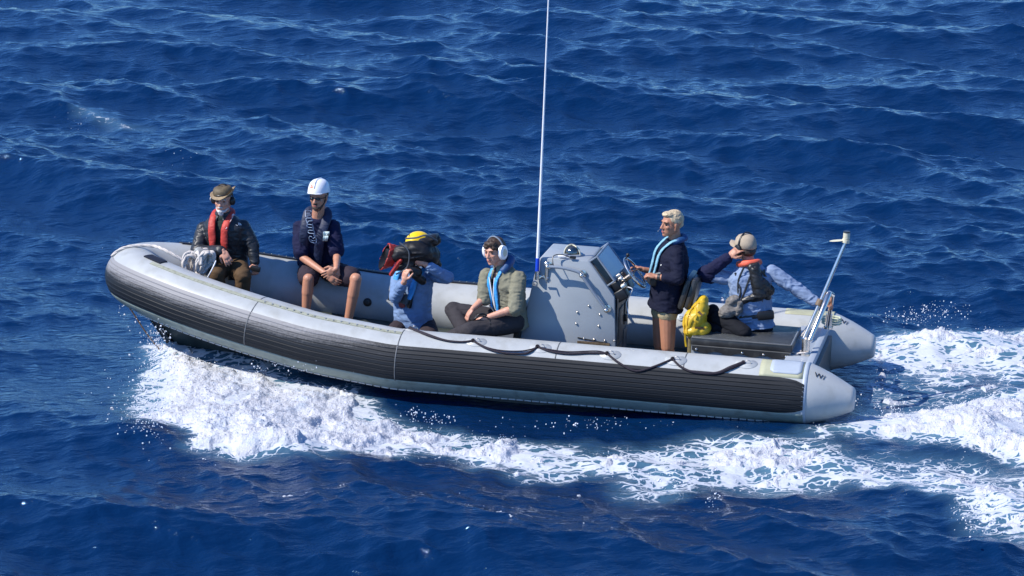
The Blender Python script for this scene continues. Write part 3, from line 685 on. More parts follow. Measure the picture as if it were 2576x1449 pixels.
# dark instrument cluster
mb = MB()
for f, y, s1, s2, hh in ((.31, -.14, .045, .085, .055), (.29, .10, .06, .11, .065), (.39, -.20, .03, .07, .045), (.37, .05, .03, .09, .05)):
    mb.box(sp_(f + .02, y, hh), (.055, s2, .05), rot=Matrix.Rotation(R(-35), 3, 'Y'), bev=.012)
explode(mb.put('instrument', M['black'], con))
mb = MB()
for f, y, r in ((.30, -.165, .034), (.36, -.22, .030), (.26, -.17, .022)):
    c = sp_(f, y, .12); mb.tube([c - nr * .03, c + nr * .008, c + nr * .012], [r, r, r * .7], 16)
explode(mb.put('gauge', M['steel'], con))
mb = MB(); mb.tube([sp_(.36, -.2, .10), sp_(.42, -.23, .16), sp_(.46, -.2, .10), sp_(.5, -.18, .03), sp_(.6, -.2, -.02)], .004, 6, smooth=5); mb.put('cable', M['white'], con)
# steering wheel
wc = A(1597, 686, y=-.02); wn = Vector((.78, 0, .63)).normalized(); wu = Vector((-.63, 0, .78)); wv = Vector((0, 1, 0))
mb = MB(); ring = [wc + (wu * math.cos(t) + wv * math.sin(t)) * .155 for t in [2 * math.pi * k / 40 for k in range(41)]]; mb.tube(ring, .0105, 10)
sw = mb.put('steering_wheel', M['steel'], boat)
mb = MB()
for k in range(5):
    t = 2 * math.pi * k / 5 + .3; mb.tube([wc - wn * .03, wc - wn * .012 + (wu * math.cos(t) + wv * math.sin(t)) * .09, wc + (wu * math.cos(t) + wv * math.sin(t)) * .153], .005, 6)
mb.tube([wc - wn * .12, wc - wn * .03, wc - wn * .015], [.022, .026, .016], 12); mb.put('wheel_hub', M['steel'], sw)
mb = MB(); kc = wc + wu * .155; mb.tube([kc, kc + wn * .035], .006, 6); mb.ell(kc + wn * .045 + wu * .012, [(.018, 0, 0), (0, .018, 0), (0, 0, .018)], 10, 8); mb.put('wheel_knob', M['black'], sw)
# side handrails
def hrail(sy):
    y = sy * (CY + .08); yy = sy * CY
    pts = [A(1377, 671, y=-CY - .08), A(1410, 673, y=-CY - .08), A(1448, 682, y=-CY - .08), A(1463, 693, y=-CY - .08), A(1496, 741, y=-CY - .08), A(1525, 781, y=-CY - .08)]
    pts = [Vector((p.x, y, p.z)) for p in pts]; mb = MB(); mb.tube(pts, .015, 10, smooth=5); o = mb.put('handrail', M['rail'], boat)
    for p in (pts[0], pts[3], pts[5]):
        mb = MB(); mb.tube([Vector((p.x, yy - sy * .002, p.z)), Vector((p.x, yy + sy * .012, p.z)), Vector((p.x, yy + sy * .016, p.z))], [.034, .034, .016], 16); mb.tube([Vector((p.x, yy, p.z)), p], .013, 8); mb.ell(p, [(.022, 0, 0), (0, .02, 0), (0, 0, .022)], 12, 8); mb.put('rail_foot', M['steel'], o)
hrail(-1); hrail(1)
# bolts and vent
mb = MB()
for cx, cyy in ((840, 800), (720, 865), (955, 890), (710, 985), (940, 1010), (790, 1140), (895, 1145), (1005, 1160), (1105, 1160)):
    p = A((2000 + cx / 2.634) / 1.5652, (900 + cyy / 2.634) / 1.5652, y=-CY); mb.ell(p + Vector((0, -.004, 0)), [(.011, 0, 0), (0, .010, 0), (0, 0, .011)], 10, 6)
explode(mb.put('bolt', M['steel'], con))
mb = MB(); p, q = A(1453, 852, y=-CY), A(1534, 868, y=-CY)
for k in range(3):
    mb.box(((p.x + q.x) / 2, -CY - .005, (p.z + q.z) / 2 - .01 - .02 * k), ((q.x - p.x) / 2, .006, .0085))
mb.put('vent', M['wood'], con)
mb = MB(); mb.tube([(p.x, -CY - .002, p.z + .01), (q.x, -CY - .002, q.z + .012)], .006, 6); mb.put('vent_lip', M['vinyl'], con)
# compass dome on the console top, its cable and a small camera
c = A(1440, 641, z=tz); c.y = min(c.y, .16)
mb = MB(); mb.tube([c, c + Vector((0, 0, .012)), c + Vector((0, 0, .016))], [.105, .10, .085], 24); mb.put('compass_base', M['rail'], con)
mb = MB(); mb.ell(c + Vector((0, 0, .02)), [(.072, 0, 0), (0, .072, 0), (0, 0, .068)], 24, 14); cmp_ = mb.put('compass', mat('compass_dome', (.25, .24, .21), .12, metal=.9), con)
mb = MB(); mb.tube([c + Vector((.06 * math.cos(t) - .01, .075 * math.cos(t) * .5, .01 + .085 * math.sin(t))) for t in [math.pi * k / 12 for k in range(13)]], .006, 6); mb.tube([c + Vector((.08 * math.cos(t), -.05 * math.cos(t), .01 + .08 * math.sin(t))) for t in [math.pi * k / 12 for k in range(13)]], .005, 6); mb.put('cable', M['cream'], con)
c2 = A(1440, 652, z=tz + .01)
mb = MB(); mb.box(c2 + Vector((.0, .02, .012)), (.028, .015, .012), bev=.005); mb.tube([c2 + Vector((-.03, .02, .012)), c2 + Vector((-.10, .0, .035)), c2 + Vector((-.17, -.02, .02)), c2 + Vector((-.165, -.055, -.04)), c2 + Vector((-.15, -.06, -.08))], .0045, 6, smooth=5); mb.put('cable', M['black'], con)
mb = MB(); mb.box(c2 + Vector((-.10, .04, .012)), (.04, .018, .011), bev=.008); mb.put('connector', M['white'], con)
# whip antenna on its ratchet mount
ab = A(1351, 690, y=-.33); at1 = A(1380, -4, y=-.33); at2 = ab + (at1 - ab) * 1.06
mb = MB(); mb.tube([ab + (at1 - ab) * f for f in (.04, .3, .65)] + [at2], [.0155, .012, .009, .006], 10); an = mb.put('whip_antenna', M['white'], boat)
mb = MB(); mb.tube([ab + (at1 - ab) * -.01, ab + (at1 - ab) * .06], [.019, .0175], 12); mb.put('antenna_collar', M['blue'], an)
mb = MB(); q = ab + Vector((.02, .0, -.02)); mb.tube([ab + Vector((0, 0, -.05)), ab + Vector((0, 0, .03))], .02, 10); mb.tube([ab + Vector((.0, .03, -.02)), ab + Vector((.10, .03, -.035))], .014, 8); mb.tube([ab + Vector((.08, .03, -.05)), ab + Vector((.085, .02, .10))], .016, 8); mb.ell(ab + Vector((.085, .01, .10)), [(.03, 0, 0), (0, .02, 0), (0, 0, .025)], 12, 8)
rg = [ab + Vector((-.01 + .022 * math.cos(t), -.03, -.08 + .022 * math.sin(t))) for t in [2 * math.pi * k / 14 for k in range(15)]]; mb.tube(rg, .008, 6); mb.tube([ab + Vector((.02, -.02, -.03)), ab + Vector((.07, -.035, .0)), ab + Vector((.10, -.03, -.07))], .006, 6); mb.put('antenna_mount', M['steel'], an)
# ---- forward seat against the console, helm backrest, aft bench
mb = MB(); fx = prof[8][0]; mb.box((fx - .03, -.09, .10), (.03, .27, .30), rot=Matrix.Rotation(R(8), 3, 'Y'), bev=.02); mb.box((fx - .27, -.18, -.10), (.24, .34, .13), bev=.02); mb.put('forward_seat', M['vinyl'], boat)
BX0, BX1, BY0, BY1, BZ = -1.11, -.20, -.44, .26, .285
mb = MB(); mb.box(((BX0 + BX1) / 2, (BY0 + BY1) / 2, BZ - .037), ((BX1 - BX0) / 2, (BY1 - BY0) / 2, .037), bev=.016); bc = mb.put('bench_cushion', M['vinyl'], boat)
mb = MB(); zt = BZ - .004
for p, q in (((BX0 + .01, BY0 + .004), (BX1 - .01, BY0 + .004)), ((BX1 - .006, BY0 + .01), (BX1 - .006, BY1 - .01))): mb.tube([(p[0], p[1], zt), (q[0], q[1], zt)], .006, 6)
mb.tube([(BX0 + .01, BY0 - .003, BZ - .072), (BX1 - .01, BY0 - .003, BZ - .072)], .006, 6); mb.put('piping', mat('piping', (.10, .10, .095), .4), bc)
mb = MB(); mb.box(((BX0 + BX1) / 2, (BY0 + BY1) / 2, .02), ((BX1 - BX0) / 2 - .012, (BY1 - BY0) / 2 - .012, .265)); mb.put('bench_locker', M['console'], boat)
mb = MB(); mb.prism([(BX0 + .02, BZ - .07)] + [(BX1 - .02, BZ - .07)] + [(BX1 - .03 - (BX1 - BX0 - .05) * k / 24, BZ - .125 + .012 * math.cos(k * math.pi * 2 / 6)) for k in range(25)], 1, BY0 - .006, BY0 + .006); fl = mb.put('bench_flap', M['vinyl'], boat)
mb = MB()
for x in (BX0 + .06, BX0 + .47, BX0 + .66, BX1 - .05): mb.ell((x, BY0 - .008, BZ - .105), [(.011, 0, 0), (0, .006, 0), (0, 0, .011)], 8, 6)
explode(mb.put('stud', M['steel'], fl))
br = Matrix.Rotation(R(14), 3, 'Y')
mb = MB(); bp0 = A(1738, 732, y=-.02); mb.box((bp0.x - .035, .02, bp0.z), (.03, .22, .145), rot=br, bev=.028); mb.box((bp0.x + .028, .02, bp0.z + .008), (.033, .225, .15), rot=br, bev=.03); bk = mb.put('helm_backrest', M['vinyl'], boat)
mb = MB(); mb.tube([(bp0.x - .03, -.1, bp0.z - .1), (BX0 + .02, -.1, BZ)], .014, 8); mb.tube([(bp0.x - .03, .14, bp0.z - .1), (BX0 + .02, .14, BZ)], .014, 8)
mb.tube([(BX0 - .025, -.28, -.24), (BX0 - .02, -.28, BZ - .03)], .022, 10); explode(mb.put('backrest_post', mat('worn_post', (.30, .24, .12), .5, metal=.4, var=.3), bk))
# ---- towing frame and raked aerial pole at the stern
A1 = A(2026, 893, y=-.30); 
def sock(p, z0, z1, r, m='steel'):
    mb = MB(); mb.tube([(p.x, p.y, z0), (p.x, p.y, z1)], r, 18); mb.tube([(p.x, p.y, z0), (p.x, p.y, z0 + .018)], r * 1.5, 18); return mb.put('pole_socket', M[m], boat)
s0 = A(2026, 893, y=-.36); sock(s0, s0.z, A(2024, 851, y=-.36).z, .037)
s1 = A(2084, 826, y=.30); sock(s1, s1.z, A(2084, 790, y=.30).z, .030)
pb, pm, pt_ = A(2020, 856, y=-.24), A(2062, 762, y=-.12), A(2127, 610, y=-.02)
mb = MB(); mb.tube([pb, pm, pt_], [.0165, .0165, .0145], 12); ap = mb.put('aerial_pole', M['steel'], boat)
mb = MB(); mb.tube([pt_, pt_ + Vector((.005, 0, .03)), pt_ + Vector((.006, 0, .035))], [.036, .034, .02], 20); mb.ell(pt_ + Vector((-.075, -.0, .012)), [(.07, 0, .01), (0, .04, 0), (0, 0, .006)], 14, 6); mb.put('aerial_plate', M['cream'], ap)
mb = MB(); q = pt_ + Vector((.006, 0, .035)); mb.tube([q, q + Vector((0, 0, .055)), q + Vector((0, 0, .062))], [.031, .030, .024], 20); mb.put('light_housing', M['cream'], ap)
mb = MB(); mb.tube([q + Vector((0, 0, .055)), q + Vector((0, 0, .068))], [.0315, .029], 20); mb.put('light_cap', M['vinyl'], ap)
mb = MB(); mb.tube([pm + (pb - pm).normalized() * .03, pm - (pb - pm).normalized() * .03], .034, 12); mb.put('pole_clamp', mat('corroded_clamp', (.16, .11, .07), .6, var=.4), ap)
mb = MB(); t0, t1, t2 = A(2037, 856, y=-.40), A(2074, 768, y=-.26), A(2086, 738, y=-.12); mb.tube([t0, t1, t2], [.022, .026, .024], 12)
t3, t4 = A(2082, 820, y=.28), A(2094, 742, y=.0); mb.tube([t3, t4], .019, 12); mb.tube([t2, t4], .024, 12)
mb.put('towing_frame', M['steel'], boat)
# ================================================================== PEOPLE
def remesh(mb, voxel, smooth=3, wr=None, name='m'):
    me = mb.mesh(name, 0); o = bpy.data.objects.new('tmp', me); COL.objects.link(o)
    r = o.modifiers.new('r', 'REMESH'); r.mode = 'VOXEL'; r.voxel_size = voxel; r.use_smooth_shade = True
    if smooth: s = o.modifiers.new('s', 'SMOOTH'); s.factor = .5; s.iterations = smooth
    dg = bpy.context.evaluated_depsgraph_get(); out = bpy.data.meshes.new_from_object(o.evaluated_get(dg)); bpy.data.objects.remove(o); bpy.data.meshes.remove(me)
    out.name = name
    if wr: wrinkle(out, *wr)
    return finish(out, 180)
def wrinkle(me, amp, f, seed=0, stretch=(1, 1, 2.2)):
    n = len(me.vertices); co = np.empty(n * 3, np.float32); me.vertices.foreach_get('co', co); co = co.reshape(-1, 3); no = np.empty(n * 3, np.float32); me.vertex_normals.foreach_get('vector', no); no = no.reshape(-1, 3)
    x, y, z = co[:, 0] * f * stretch[0], co[:, 1] * f * stretch[1], co[:, 2] * f * stretch[2]
    wx = fbm(x * .6, y * .6, z * .6, 2, seed + 50) * 2.4; wz = fbm(x * .6 + 9, y * .6, z * .6, 2, seed + 60) * 2.4
    r = 1 - np.abs(2 * fbm(x + wx, y, z + wz, 2, seed) - 1) * 2.2
    q = fbm(x * .5, y * .5, z * .5, 2, seed + 9) - .5
    d = (np.maximum(r, -.2) * .8 - .25 + q * 1.4) * amp; co += no * d[:, None]; me.vertices.foreach_set('co', co.ravel()); me.update()

SK = {}
M['skin1'] = mat('skin_fair', S(205, 150, 125), .5, var=.10, scale=14, sss=.12)
M['skin2'] = mat('skin_tan', S(188, 134, 108), .5, var=.10, scale=14, sss=.12)
M['skin3'] = mat('skin_light_tan', S(180, 126, 98), .5, var=.10, scale=10, sss=.08)
def cloth(name, col, rough=.85, var=.14, sheen=.0, bump=.0012): return mat(name, col, rough, var=var, scale=11, bump=bump, bscale=130, sheen=sheen, spec=.25)
M['rainjacket'] = mat('black_rain_jacket', (.020, .022, .026), .45, var=.2, spec=.45, bump=.002, bscale=40)
M['greenshirt'] = cloth('dark_green_shirt', (.022, .035, .030))
M['browntrs'] = cloth('brown_trousers', (.10, .060, .030))
M['navy'] = cloth('navy_cotton', (.010, .012, .045))
M['navyj'] = cloth('navy_jacket', (.007, .009, .026))
M['shorts_dk'] = cloth('dark_plum_shorts', (.035, .025, .035))
M['blueshirt'] = cloth('light_blue_shirt', (.18, .27, .44))
M['paleblue'] = cloth('pale_blue_shirt', (.22, .29, .43))
M['olive'] = cloth('olive_shirt', (.215, .205, .145))
M['darktee'] = cloth('dark_tee', (.018, .010, .020))
M['charcoal'] = cloth('charcoal_trousers', (.040, .036, .040))
M['blacktrs'] = cloth('black_trousers', (.007, .008, .012))
M['khakish'] = cloth('khaki_shorts', (.42, .34, .20))
M['red'] = mat('red_lifejacket', (.50, .045, .03), .6, var=.15, bump=.001)
M['orange'] = mat('orange_collar', (.75, .12, .06), .6)
M['skyblue'] = mat('sky_blue_lifejacket', (.05, .33, .72), .5, var=.1, bump=.001)
M['deepblue'] = mat('deep_blue_collar', (.01, .06, .18), .6)
M['lj_navy'] = mat('navy_lifejacket', (.012, .020, .055), .6, var=.2, bump=.001)
M['grey_brim'] = mat('hat_brim', (.30, .22, .13), .7, var=.3, scale=25, bump=.002)
M['hat'] = mat('waxed_hat', (.115, .085, .045), .65, var=.3, scale=22, bump=.002)
M['cap'] = cloth('beige_cap', (.42, .34, .25))
M['hair_dk'] = mat('dark_brown_hair', (.045, .025, .014), .55, var=.5, scale=60, bump=.004, bscale=70)
M['hair_bl'] = mat('blond_hair', (.52, .41, .26), .55, var=.5, scale=50, bump=.004, bscale=70)
M['hair_gr'] = mat('grey_beard', (.55, .53, .50), .7, var=.3, scale=70, bump=.004, bscale=90)
M['stubble'] = mat('dark_stubble', (.055, .030, .020), .7, var=.3, scale=70, bump=.002)
M['eye'] = mat('eye_dark', (.03, .02, .02), .3)
M['lip'] = mat('lip', (.38, .12, .10), .5)
M['lens'] = mat('dark_lens', (.006, .006, .008), .08, spec=.8)
M['hardhat'] = mat('white_hard_hat', (.82, .82, .84), .25, var=.02)
M['yellow_h'] = mat('yellow_helmet', (.88, .58, .01), .35, var=.04)
M['cover'] = mat('black_nylon_cover', (.010, .010, .012), .5, var=.3, spec=.35, bump=.003, bscale=30)
M['covergrey'] = mat('grey_nylon', (.075, .085, .10), .5, var=.15)
M['redhood'] = mat('red_nylon', (.38, .03, .02), .5, var=.2, bump=.002)
M['greyfleece'] = mat('mottled_grey_cloth', (.17, .155, .14), .9, var=.5, scale=26, bump=.003)
M['yellowbag'] = mat('yellow_dry_bag', (.60, .39, .02), .42, var=.12, bump=.003, bscale=18, spec=.5)
M['brownlabel'] = mat('brown_label', (.10, .055, .015), .6)
M['teal'] = mat('aqua_lifejacket', (.20, .42, .52), .6, var=.12)
M['boot'] = mat('dark_shoe', (.02, .017, .015), .6)

from mathutils.bvhtree import BVHTree
def surf(o):
    b = BASE[root(o).name]; me = o.data; t = BVHTree.FromPolygons([v.co + b for v in me.vertices], [tuple(p.vertices) for p in me.polygons])
    def hit(px, py, off=.003, pl=None):
        s, d = pray(px, py); s = BI @ s; d = (BI.to_3x3() @ d).normalized(); q = t.ray_cast(s, d)
        if q[0] is None and pl: return s + d * ((pl[0] - s).dot(pl[1]) / d.dot(pl[1]))
        if q[0] is None: q = t.find_nearest(s + d * 27); return q[0] + q[1] * off
        return q[0] - d * off + q[1] * off * .3
    return hit
class Fr:
    """local frame: s = the person's left, f = forward, u = up"""
    def __init__(q, o, f, u):
        q.o = Vector(o); q.u = Vector(u).normalized(); f = Vector(f); q.f = (f - q.u * f.dot(q.u)).normalized(); q.s = q.u.cross(q.f).normalized()
    def __call__(q, s, f, u): return q.o + q.s * s + q.f * f + q.u * u
    def ax(q, a, b, c): return [q.s * a, q.f * b, q.u * c]
def head_prims(mb, H, neck):
    mb.ell(H(0, -.012, .030), H.ax(.076, .096, .088)); mb.ell(H(0, .022, -.025), H.ax(.066, .072, .078)); mb.ell(H(0, .045, -.062), H.ax(.050, .050, .046)); mb.ell(H(0, .072, -.092), H.ax(.024, .022, .020))
    mb.ell(H(0, .072, .028), H.ax(.052, .022, .016)); mb.cap(H(0, .090, .012), .0085, H(0, .110, -.026), .0125, 10); mb.ell(H(.012, .098, -.030), H.ax(.008, .010, .008)); mb.ell(H(-.012, .098, -.030), H.ax(.008, .010, .008))
    for s in (-1, 1):
        mb.ell(H(s * .036, .062, -.020), H.ax(.022, .024, .020)); mb.ell(H(s * .076, -.006, -.004), H.ax(.009, .020, .030)); mb.cap(H(s * .052, .0, -.045), .024, H(s * .020, .060, -.088), .018, 10)
    mb.ell(H(0, .084, -.058), H.ax(.024, .014, .006)); mb.ell(H(0, .082, -.069), H.ax(.021, .013, .006))
    mb.cap(H(0, -.018, -.030), .056, neck, .058)
def face_parts(H, root_, shades=False, brow='hair_dk', mouth=True):
    if not shades:
        e = MB()
        for s in (-1, 1): e.ell(H(s * .031, .0805, .006), H.ax(.013, .010, .0055), 10, 6)
        explode(e.put('eye', M['eye'], root_, 180))
        e = MB()
        for s in (-1, 1): e.tube([H(s * .014, .092, .024), H(s * .032, .091, .030), H(s * .050, .080, .024)], .0045, 6)
        explode(e.put('eyebrow', M[brow], root_, 180))
    if mouth:
        e = MB(); e.ell(H(0, .0955, -.060), H.ax(.021, .006, .0045), 12, 6); e.ell(H(0, .0935, -.068), H.ax(.018, .006, .0050), 12, 6); e.put('lips', M['lip'], root_, 180)
def hand(mb, wrist, d, palm, thumb_side, curl=.5, spread=.12, sc=1.0):
    """d: towards the fingers, palm: where the palm faces, thumb_side: sign along d x palm"""
    d = Vector(d).normalized(); p = Vector(palm); p = (p - d * p.dot(d)).normalized(); t = d.cross(p).normalized() * thumb_side; w = Vector(wrist)
    mb.ell(w + d * .050 * sc, [d * .050 * sc, t * .040 * sc, p * .017 * sc], 14, 8, .8); mb.cap(w, .025 * sc, w + d * .03 * sc, .024 * sc, 10)
    for k, (off, L) in enumerate(((.031, .072), (.0105, .080), (-.0105, .074), (-.031, .058))):
        b = w + d * .088 * sc + t * off * sc; dd = (d + t * spread * (off / .03)).normalized(); pts = [b - dd * .012]; a = 0; q = b
        for j, f in enumerate((.45, .30, .25)):
            a += curl * (.75, .95, .6)[j] + .05 * k * curl; v = dd * math.cos(a) + p * math.sin(a); q = q + v * L * f * sc; pts.append(q)
        mb.chain(pts, [.0098 * sc, .0092 * sc, .0084 * sc, .0074 * sc], 8)
    b = w + d * .030 * sc + t * .034 * sc; v1 = (d * .62 + t * .62 + p * .35).normalized(); v2 = (d * .85 + t * .10 + p * (.3 + .4 * curl)).normalized()
    mb.chain([b - t * .01, b + v1 * .032 * sc, b + v1 * .032 * sc + v2 * .03 * sc, b + v1 * .032 * sc + v2 * .055 * sc], [.014 * sc, .012 * sc, .0105 * sc, .0085 * sc], 8)
def torso_rings(T_, st):
    """st: list of (centre, side vec, half width, fwd vec, half depth)"""
    rs = []
    for c, s, a, f, b in st:
        r = []
        for k in range(24):
            t = 2 * math.pi * k / 24; ct, sn = math.cos(t), math.sin(t); ct = math.copysign(abs(ct) ** .8, ct); sn = math.copysign(abs(sn) ** .85, sn); r.append(c + s * ct * a + f * sn * b)
        rs.append(r)
    return rs
class Person:
    def __init__(q, name_label, base, skin, pelvis, chest, neck, headc, face, up=None, facing=None, hips_dir=None, scale=1.0):
        q.root = thing('person', name_label, 'person', base); q.skin = skin
        q.P, q.C, q.N, q.Hc = [Vector(v) for v in (pelvis, chest, neck, headc)]
        q.Fc = Vector(facing).normalized(); q.Fp = Vector(hips_dir or facing).normalized()
        u = (q.N - q.P).normalized(); q.T = Fr(q.C, q.Fc, (q.N - q.C).normalized() if (q.N - q.C).length > .01 else u); q.PF = Fr(q.P, q.Fp, (q.C - q.P).normalized())
        hu = Vector(up) if up is not None else Vector((0, 0, 1)); q.H = Fr(q.Hc, face, hu); q.sc = scale
        q.mb = MB(); head_prims(q.mb, q.H, q.N + q.T.u * .0)
        q.torso(q.mb, -.012); q.arms = []; q.legs = []
    def torso(q, mb, g, top=True, bottom=0.0, neck=True, belly=0.0, sw=1.0):
        P, C, N, T, PF = q.P, q.C, q.N, q.T, q.PF; L = (N - C).length
        st = []
        if bottom: st.append((P - PF.u * bottom, PF.s, .165 + g + .01, PF.f, .115 + g + .01))
        else: st.append((P - PF.u * .07, PF.s, .12 + g, PF.f, .08 + g))
        st.append((P, PF.s, .160 + g, PF.f, .112 + g))
        m = P.lerp(C, .45); sm = (PF.s + T.s).normalized(); fm = (PF.f + T.f).normalized(); st.append((m, sm, .142 + g + belly, fm, .105 + g + belly))
        st.append((C, T.s, .165 * sw + g, T.f, .118 + g)); st.append((C.lerp(N, .50), T.s, .168 * sw + g, T.f, .110 + g)); st.append((C.lerp(N, .78), T.s, .122 * sw + g * .7, T.f, .086 + g * .8)); st.append((C.lerp(N, .93), T.s, .086 * sw + g * .6, T.f, .070 + g * .6))
        st.append((N + T.u * .005, T.s, .072 + g * .6, T.f, .062 + g * .6))
        if neck: st.append((N + T.u * .03, T.s, .055 + g * .3, T.f, .055 + g * .3))
        mb.rings(torso_rings(T, st))
    def arm(q, sh, el, wr, hd=None, palm=None, ts=1, curl=.5, spread=.12):
        sh, el, wr = Vector(sh), Vector(el), Vector(wr); q.arms.append((sh, el, wr)); mb = q.mb
        mb.cap(sh, .045, sh.lerp(el, .35), .045); mb.cap(sh.lerp(el, .35), .046, el, .036); mb.cap(el, .036, el.lerp(wr, .3), .038); mb.cap(el.lerp(wr, .3), .038, wr, .025)
        if hd is not None: hand(mb, wr, hd, palm, ts, curl, spread, .96)
    def leg(q, hip, kn, an, toe=None, thin=1.0):
        hip, kn, an = Vector(hip), Vector(kn), Vector(an); q.legs.append((hip, kn, an)); mb = q.mb
        mb.cap(hip, .082 * thin, hip.lerp(kn, .5), .070 * thin); mb.cap(hip.lerp(kn, .5), .070 * thin, kn, .053 * thin); mb.cap(kn, .054 * thin, kn.lerp(an, .32), .055 * thin); mb.cap(kn.lerp(an, .32), .055 * thin, an, .034 * thin)
        if toe is not None: mb.cap(an, .036, Vector(toe), .028)
    def build(q, voxel=.0052):
        me = remesh(q.mb, voxel, 2, name='body'); return place('body', me, q.skin, q.root)
    def upper(q, name, m, g=.018, bottom=.12, sleeve=1.0, sg=.020, wr=(.007, 16), voxel=.0085, smooth=3, belly=.0, extra=None, sw=1.0, collar=True, cuff=0.0, arms=(0, 1)):
        mb = MB(); q.torso(mb, g, bottom=bottom, neck=False, belly=belly, sw=sw)
        for i in arms:
            sh, el, wr_ = q.arms[i]
            mb.cap(sh, .043 + sg, sh.lerp(el, .4), .046 + sg)
            if sleeve <= 1: e = sh.lerp(el, sleeve); mb.cap(sh.lerp(el, .4) if sleeve > .4 else sh, .048 + sg, e, .044 + sg + cuff)
            else:
                mb.cap(sh.lerp(el, .4), .048 + sg, el, .042 + sg); e = el.lerp(wr_, sleeve - 1); mb.cap(el, .042 + sg, e, .042 + sg * .7 + cuff - .010 * (sleeve - 1))
        if collar: mb.ell(q.N + q.T.u * .0, [q.T.s * .085, q.T.f * .078, q.T.u * .028])
        if extra: extra(mb)
        me = remesh(mb, voxel, smooth, (wr[0], wr[1], len(name) + len(BASE)), name); return place(name, me, m, q.root)
    def lower(q, name, m, g=.016, length=2.0, wr=(.006, 14), voxel=.009, flare=0.0, extra=None):
        mb = MB(); P, PF = q.P, q.PF
        mb.rings(torso_rings(PF, [(P - PF.u * .08, PF.s, .13 + g, PF.f, .09 + g), (P, PF.s, .165 + g, PF.f, .115 + g), (P + PF.u * .10, PF.s, .150 + g * .6, PF.f, .105 + g * .6)]))
        for hip, kn, an in q.legs:
            mb.cap(hip, .088 + g, hip.lerp(kn, min(.5, length)), .078 + g + flare)
            if .5 < length <= 1: mb.cap(hip.lerp(kn, .45), .076 + g + flare, hip.lerp(kn, length), .066 + g + flare * 1.4)
            elif length > 1: mb.cap(hip.lerp(kn, .5), .074 + g, kn, .060 + g); e = kn.lerp(an, length - 1); mb.cap(kn, .060 + g, e, .048 + g)
        if extra: extra(mb)
        me = remesh(mb, voxel, 3, (wr[0], wr[1], 3 + len(BASE)), name); return place(name, me, m, q.root)
    def shoes(q, toes, m='boot'):
        for (hip, kn, an), toe in zip(q.legs, toes):
            mb = MB(); t = Vector(toe); d = (t - an).normalized(); mb.cap(an - Vector((0, 0, .01)), .045, an + d * .05 - Vector((0, 0, .03)), .042); mb.cap(an + d * .02 - Vector((0, 0, .035)), .038, t - Vector((0, 0, .02)), .036); me = remesh(mb, .008, 3, name='shoe'); place('shoe', me, M[m], q.root)
    def collar_jacket(q, m, g=.135, w=.032, th=.42, low=(-.10, -.10), inn=.055, name='life_jacket', sides=(1, -1), lowf=.03, seed=1, back=True):
        """horseshoe life jacket: two front lobes joined behind the neck"""
        T, N = q.T, q.N; L = (N - q.C).length; mb = MB()
        def pts(s, lo): return [T(s * (inn + .010), g + lowf, lo), T(s * (inn + .012), g + .012, lo * .35 + L * .25), T(s * (inn + .018), g - .008, L * .62), T(s * (inn + .030), g * .45, L * .98), T(s * (inn + .028), -.01, L * 1.12), T(s * inn * .9, -.075, L * 1.14)]
        a = pts(sides[0], low[0]); b = pts(sides[1], low[1]); P = a + [T(0, -.095, L * 1.14)] + b[::-1]
        rr = [w * .75, w * 1.05, w, w * .95, w * 1.1, w, w, w, w * 1.1, w * .95, w, w * 1.05, w * .75]
        def fl(t):
            k = min(t, 1 - t) * 2; return T.f * (1 - k) ** .7 + T.u * k * .9
        mb.tube(P, rr, 14, flat=(fl, th), smooth=5); me = remesh(mb, .007, 2, (.0035, 20, seed), name); return place(name, me, m, q.root)
def earmuffs(q, cup, band, inner=None, w=.095, over=.125, name='ear_defenders', r=.034, dy=-.005):
    H = q.H; mb = MB()
    for s in (-1, 1): mb.tube([H(s * .070, dy, -.005), H(s * .078, dy, -.005), H(s * .105, dy, -.005), H(s * .113, dy, -.005)], [r * 1.0, r * 1.18, r * 1.1, r * .75], 18, flat=(H.u, 1.25))
    cups = explode(mb.put('ear_cup', M[cup], q.root, 50)); o = cups[0]
    mb = MB(); mb.tube([H(w * math.sin(t) * 1.0, -.008 + dy, .0 + over * math.cos(t)) for t in [-1.5 + 3.0 * k / 18 for k in range(19)]], .006, 8, flat=(H.f, 1.4)); mb.put('headband', M[band], q.root)
    if inner:
        mb = MB()
        for s in (-1, 1): mb.tube([H(s * .112, dy, -.005), H(s * .1165, dy, -.005)], [r * .62, r * .58], 14, flat=(H.u, 1.25))
        [setattr(k, 'parent', cups[i]) for i, k in enumerate(explode(mb.put('cup_cap', M[inner], o)))]
    return o

# ---------- 1  man in the bow: hat, red life jacket, dark rain jacket
p = Person('seated man in brown brimmed hat and red life jacket beside the rope in the bow', A(575, 680, y=.3), M['skin1'],
    pelvis=A(573, 664, y=.34), chest=A(566, 590, y=.27), neck=A(562, 542, y=.24), headc=A(561, 503, y=.20), face=(.02, -1, -.08), up=(0, -.08, 1), facing=(-.10, -1, -.12))
p.arm(A(513, 576, y=.28), A(497, 634, y=.16), A(560, 630, y=-.02), hd=(.55, -.25, -.75), palm=(.2, .5, -.8), ts=-1, curl=.35)
p.arm(A(612, 570, y=.28), A(634, 618, y=.26), A(641, 660, y=.20), hd=(.25, -.45, -.75), palm=(-.5, .3, -.6), ts=-1, curl=.9)
p.leg(A(556, 672, y=.28), A(545, 690, y=-.06), A(552, 765, y=-.02), thin=1.05); p.leg(A(596, 670, y=.28), A(612, 695, y=-.02), A(606, 765, y=.04), thin=1.05)
p.build(); face_parts(p.H, p.root, brow='hair_gr', mouth=False)
p.upper('shirt', M['greenshirt'], g=.004, bottom=.05, sleeve=.3, sg=.0, belly=.012)
p.lower('trousers', M['browntrs'], g=.018, length=2.0)
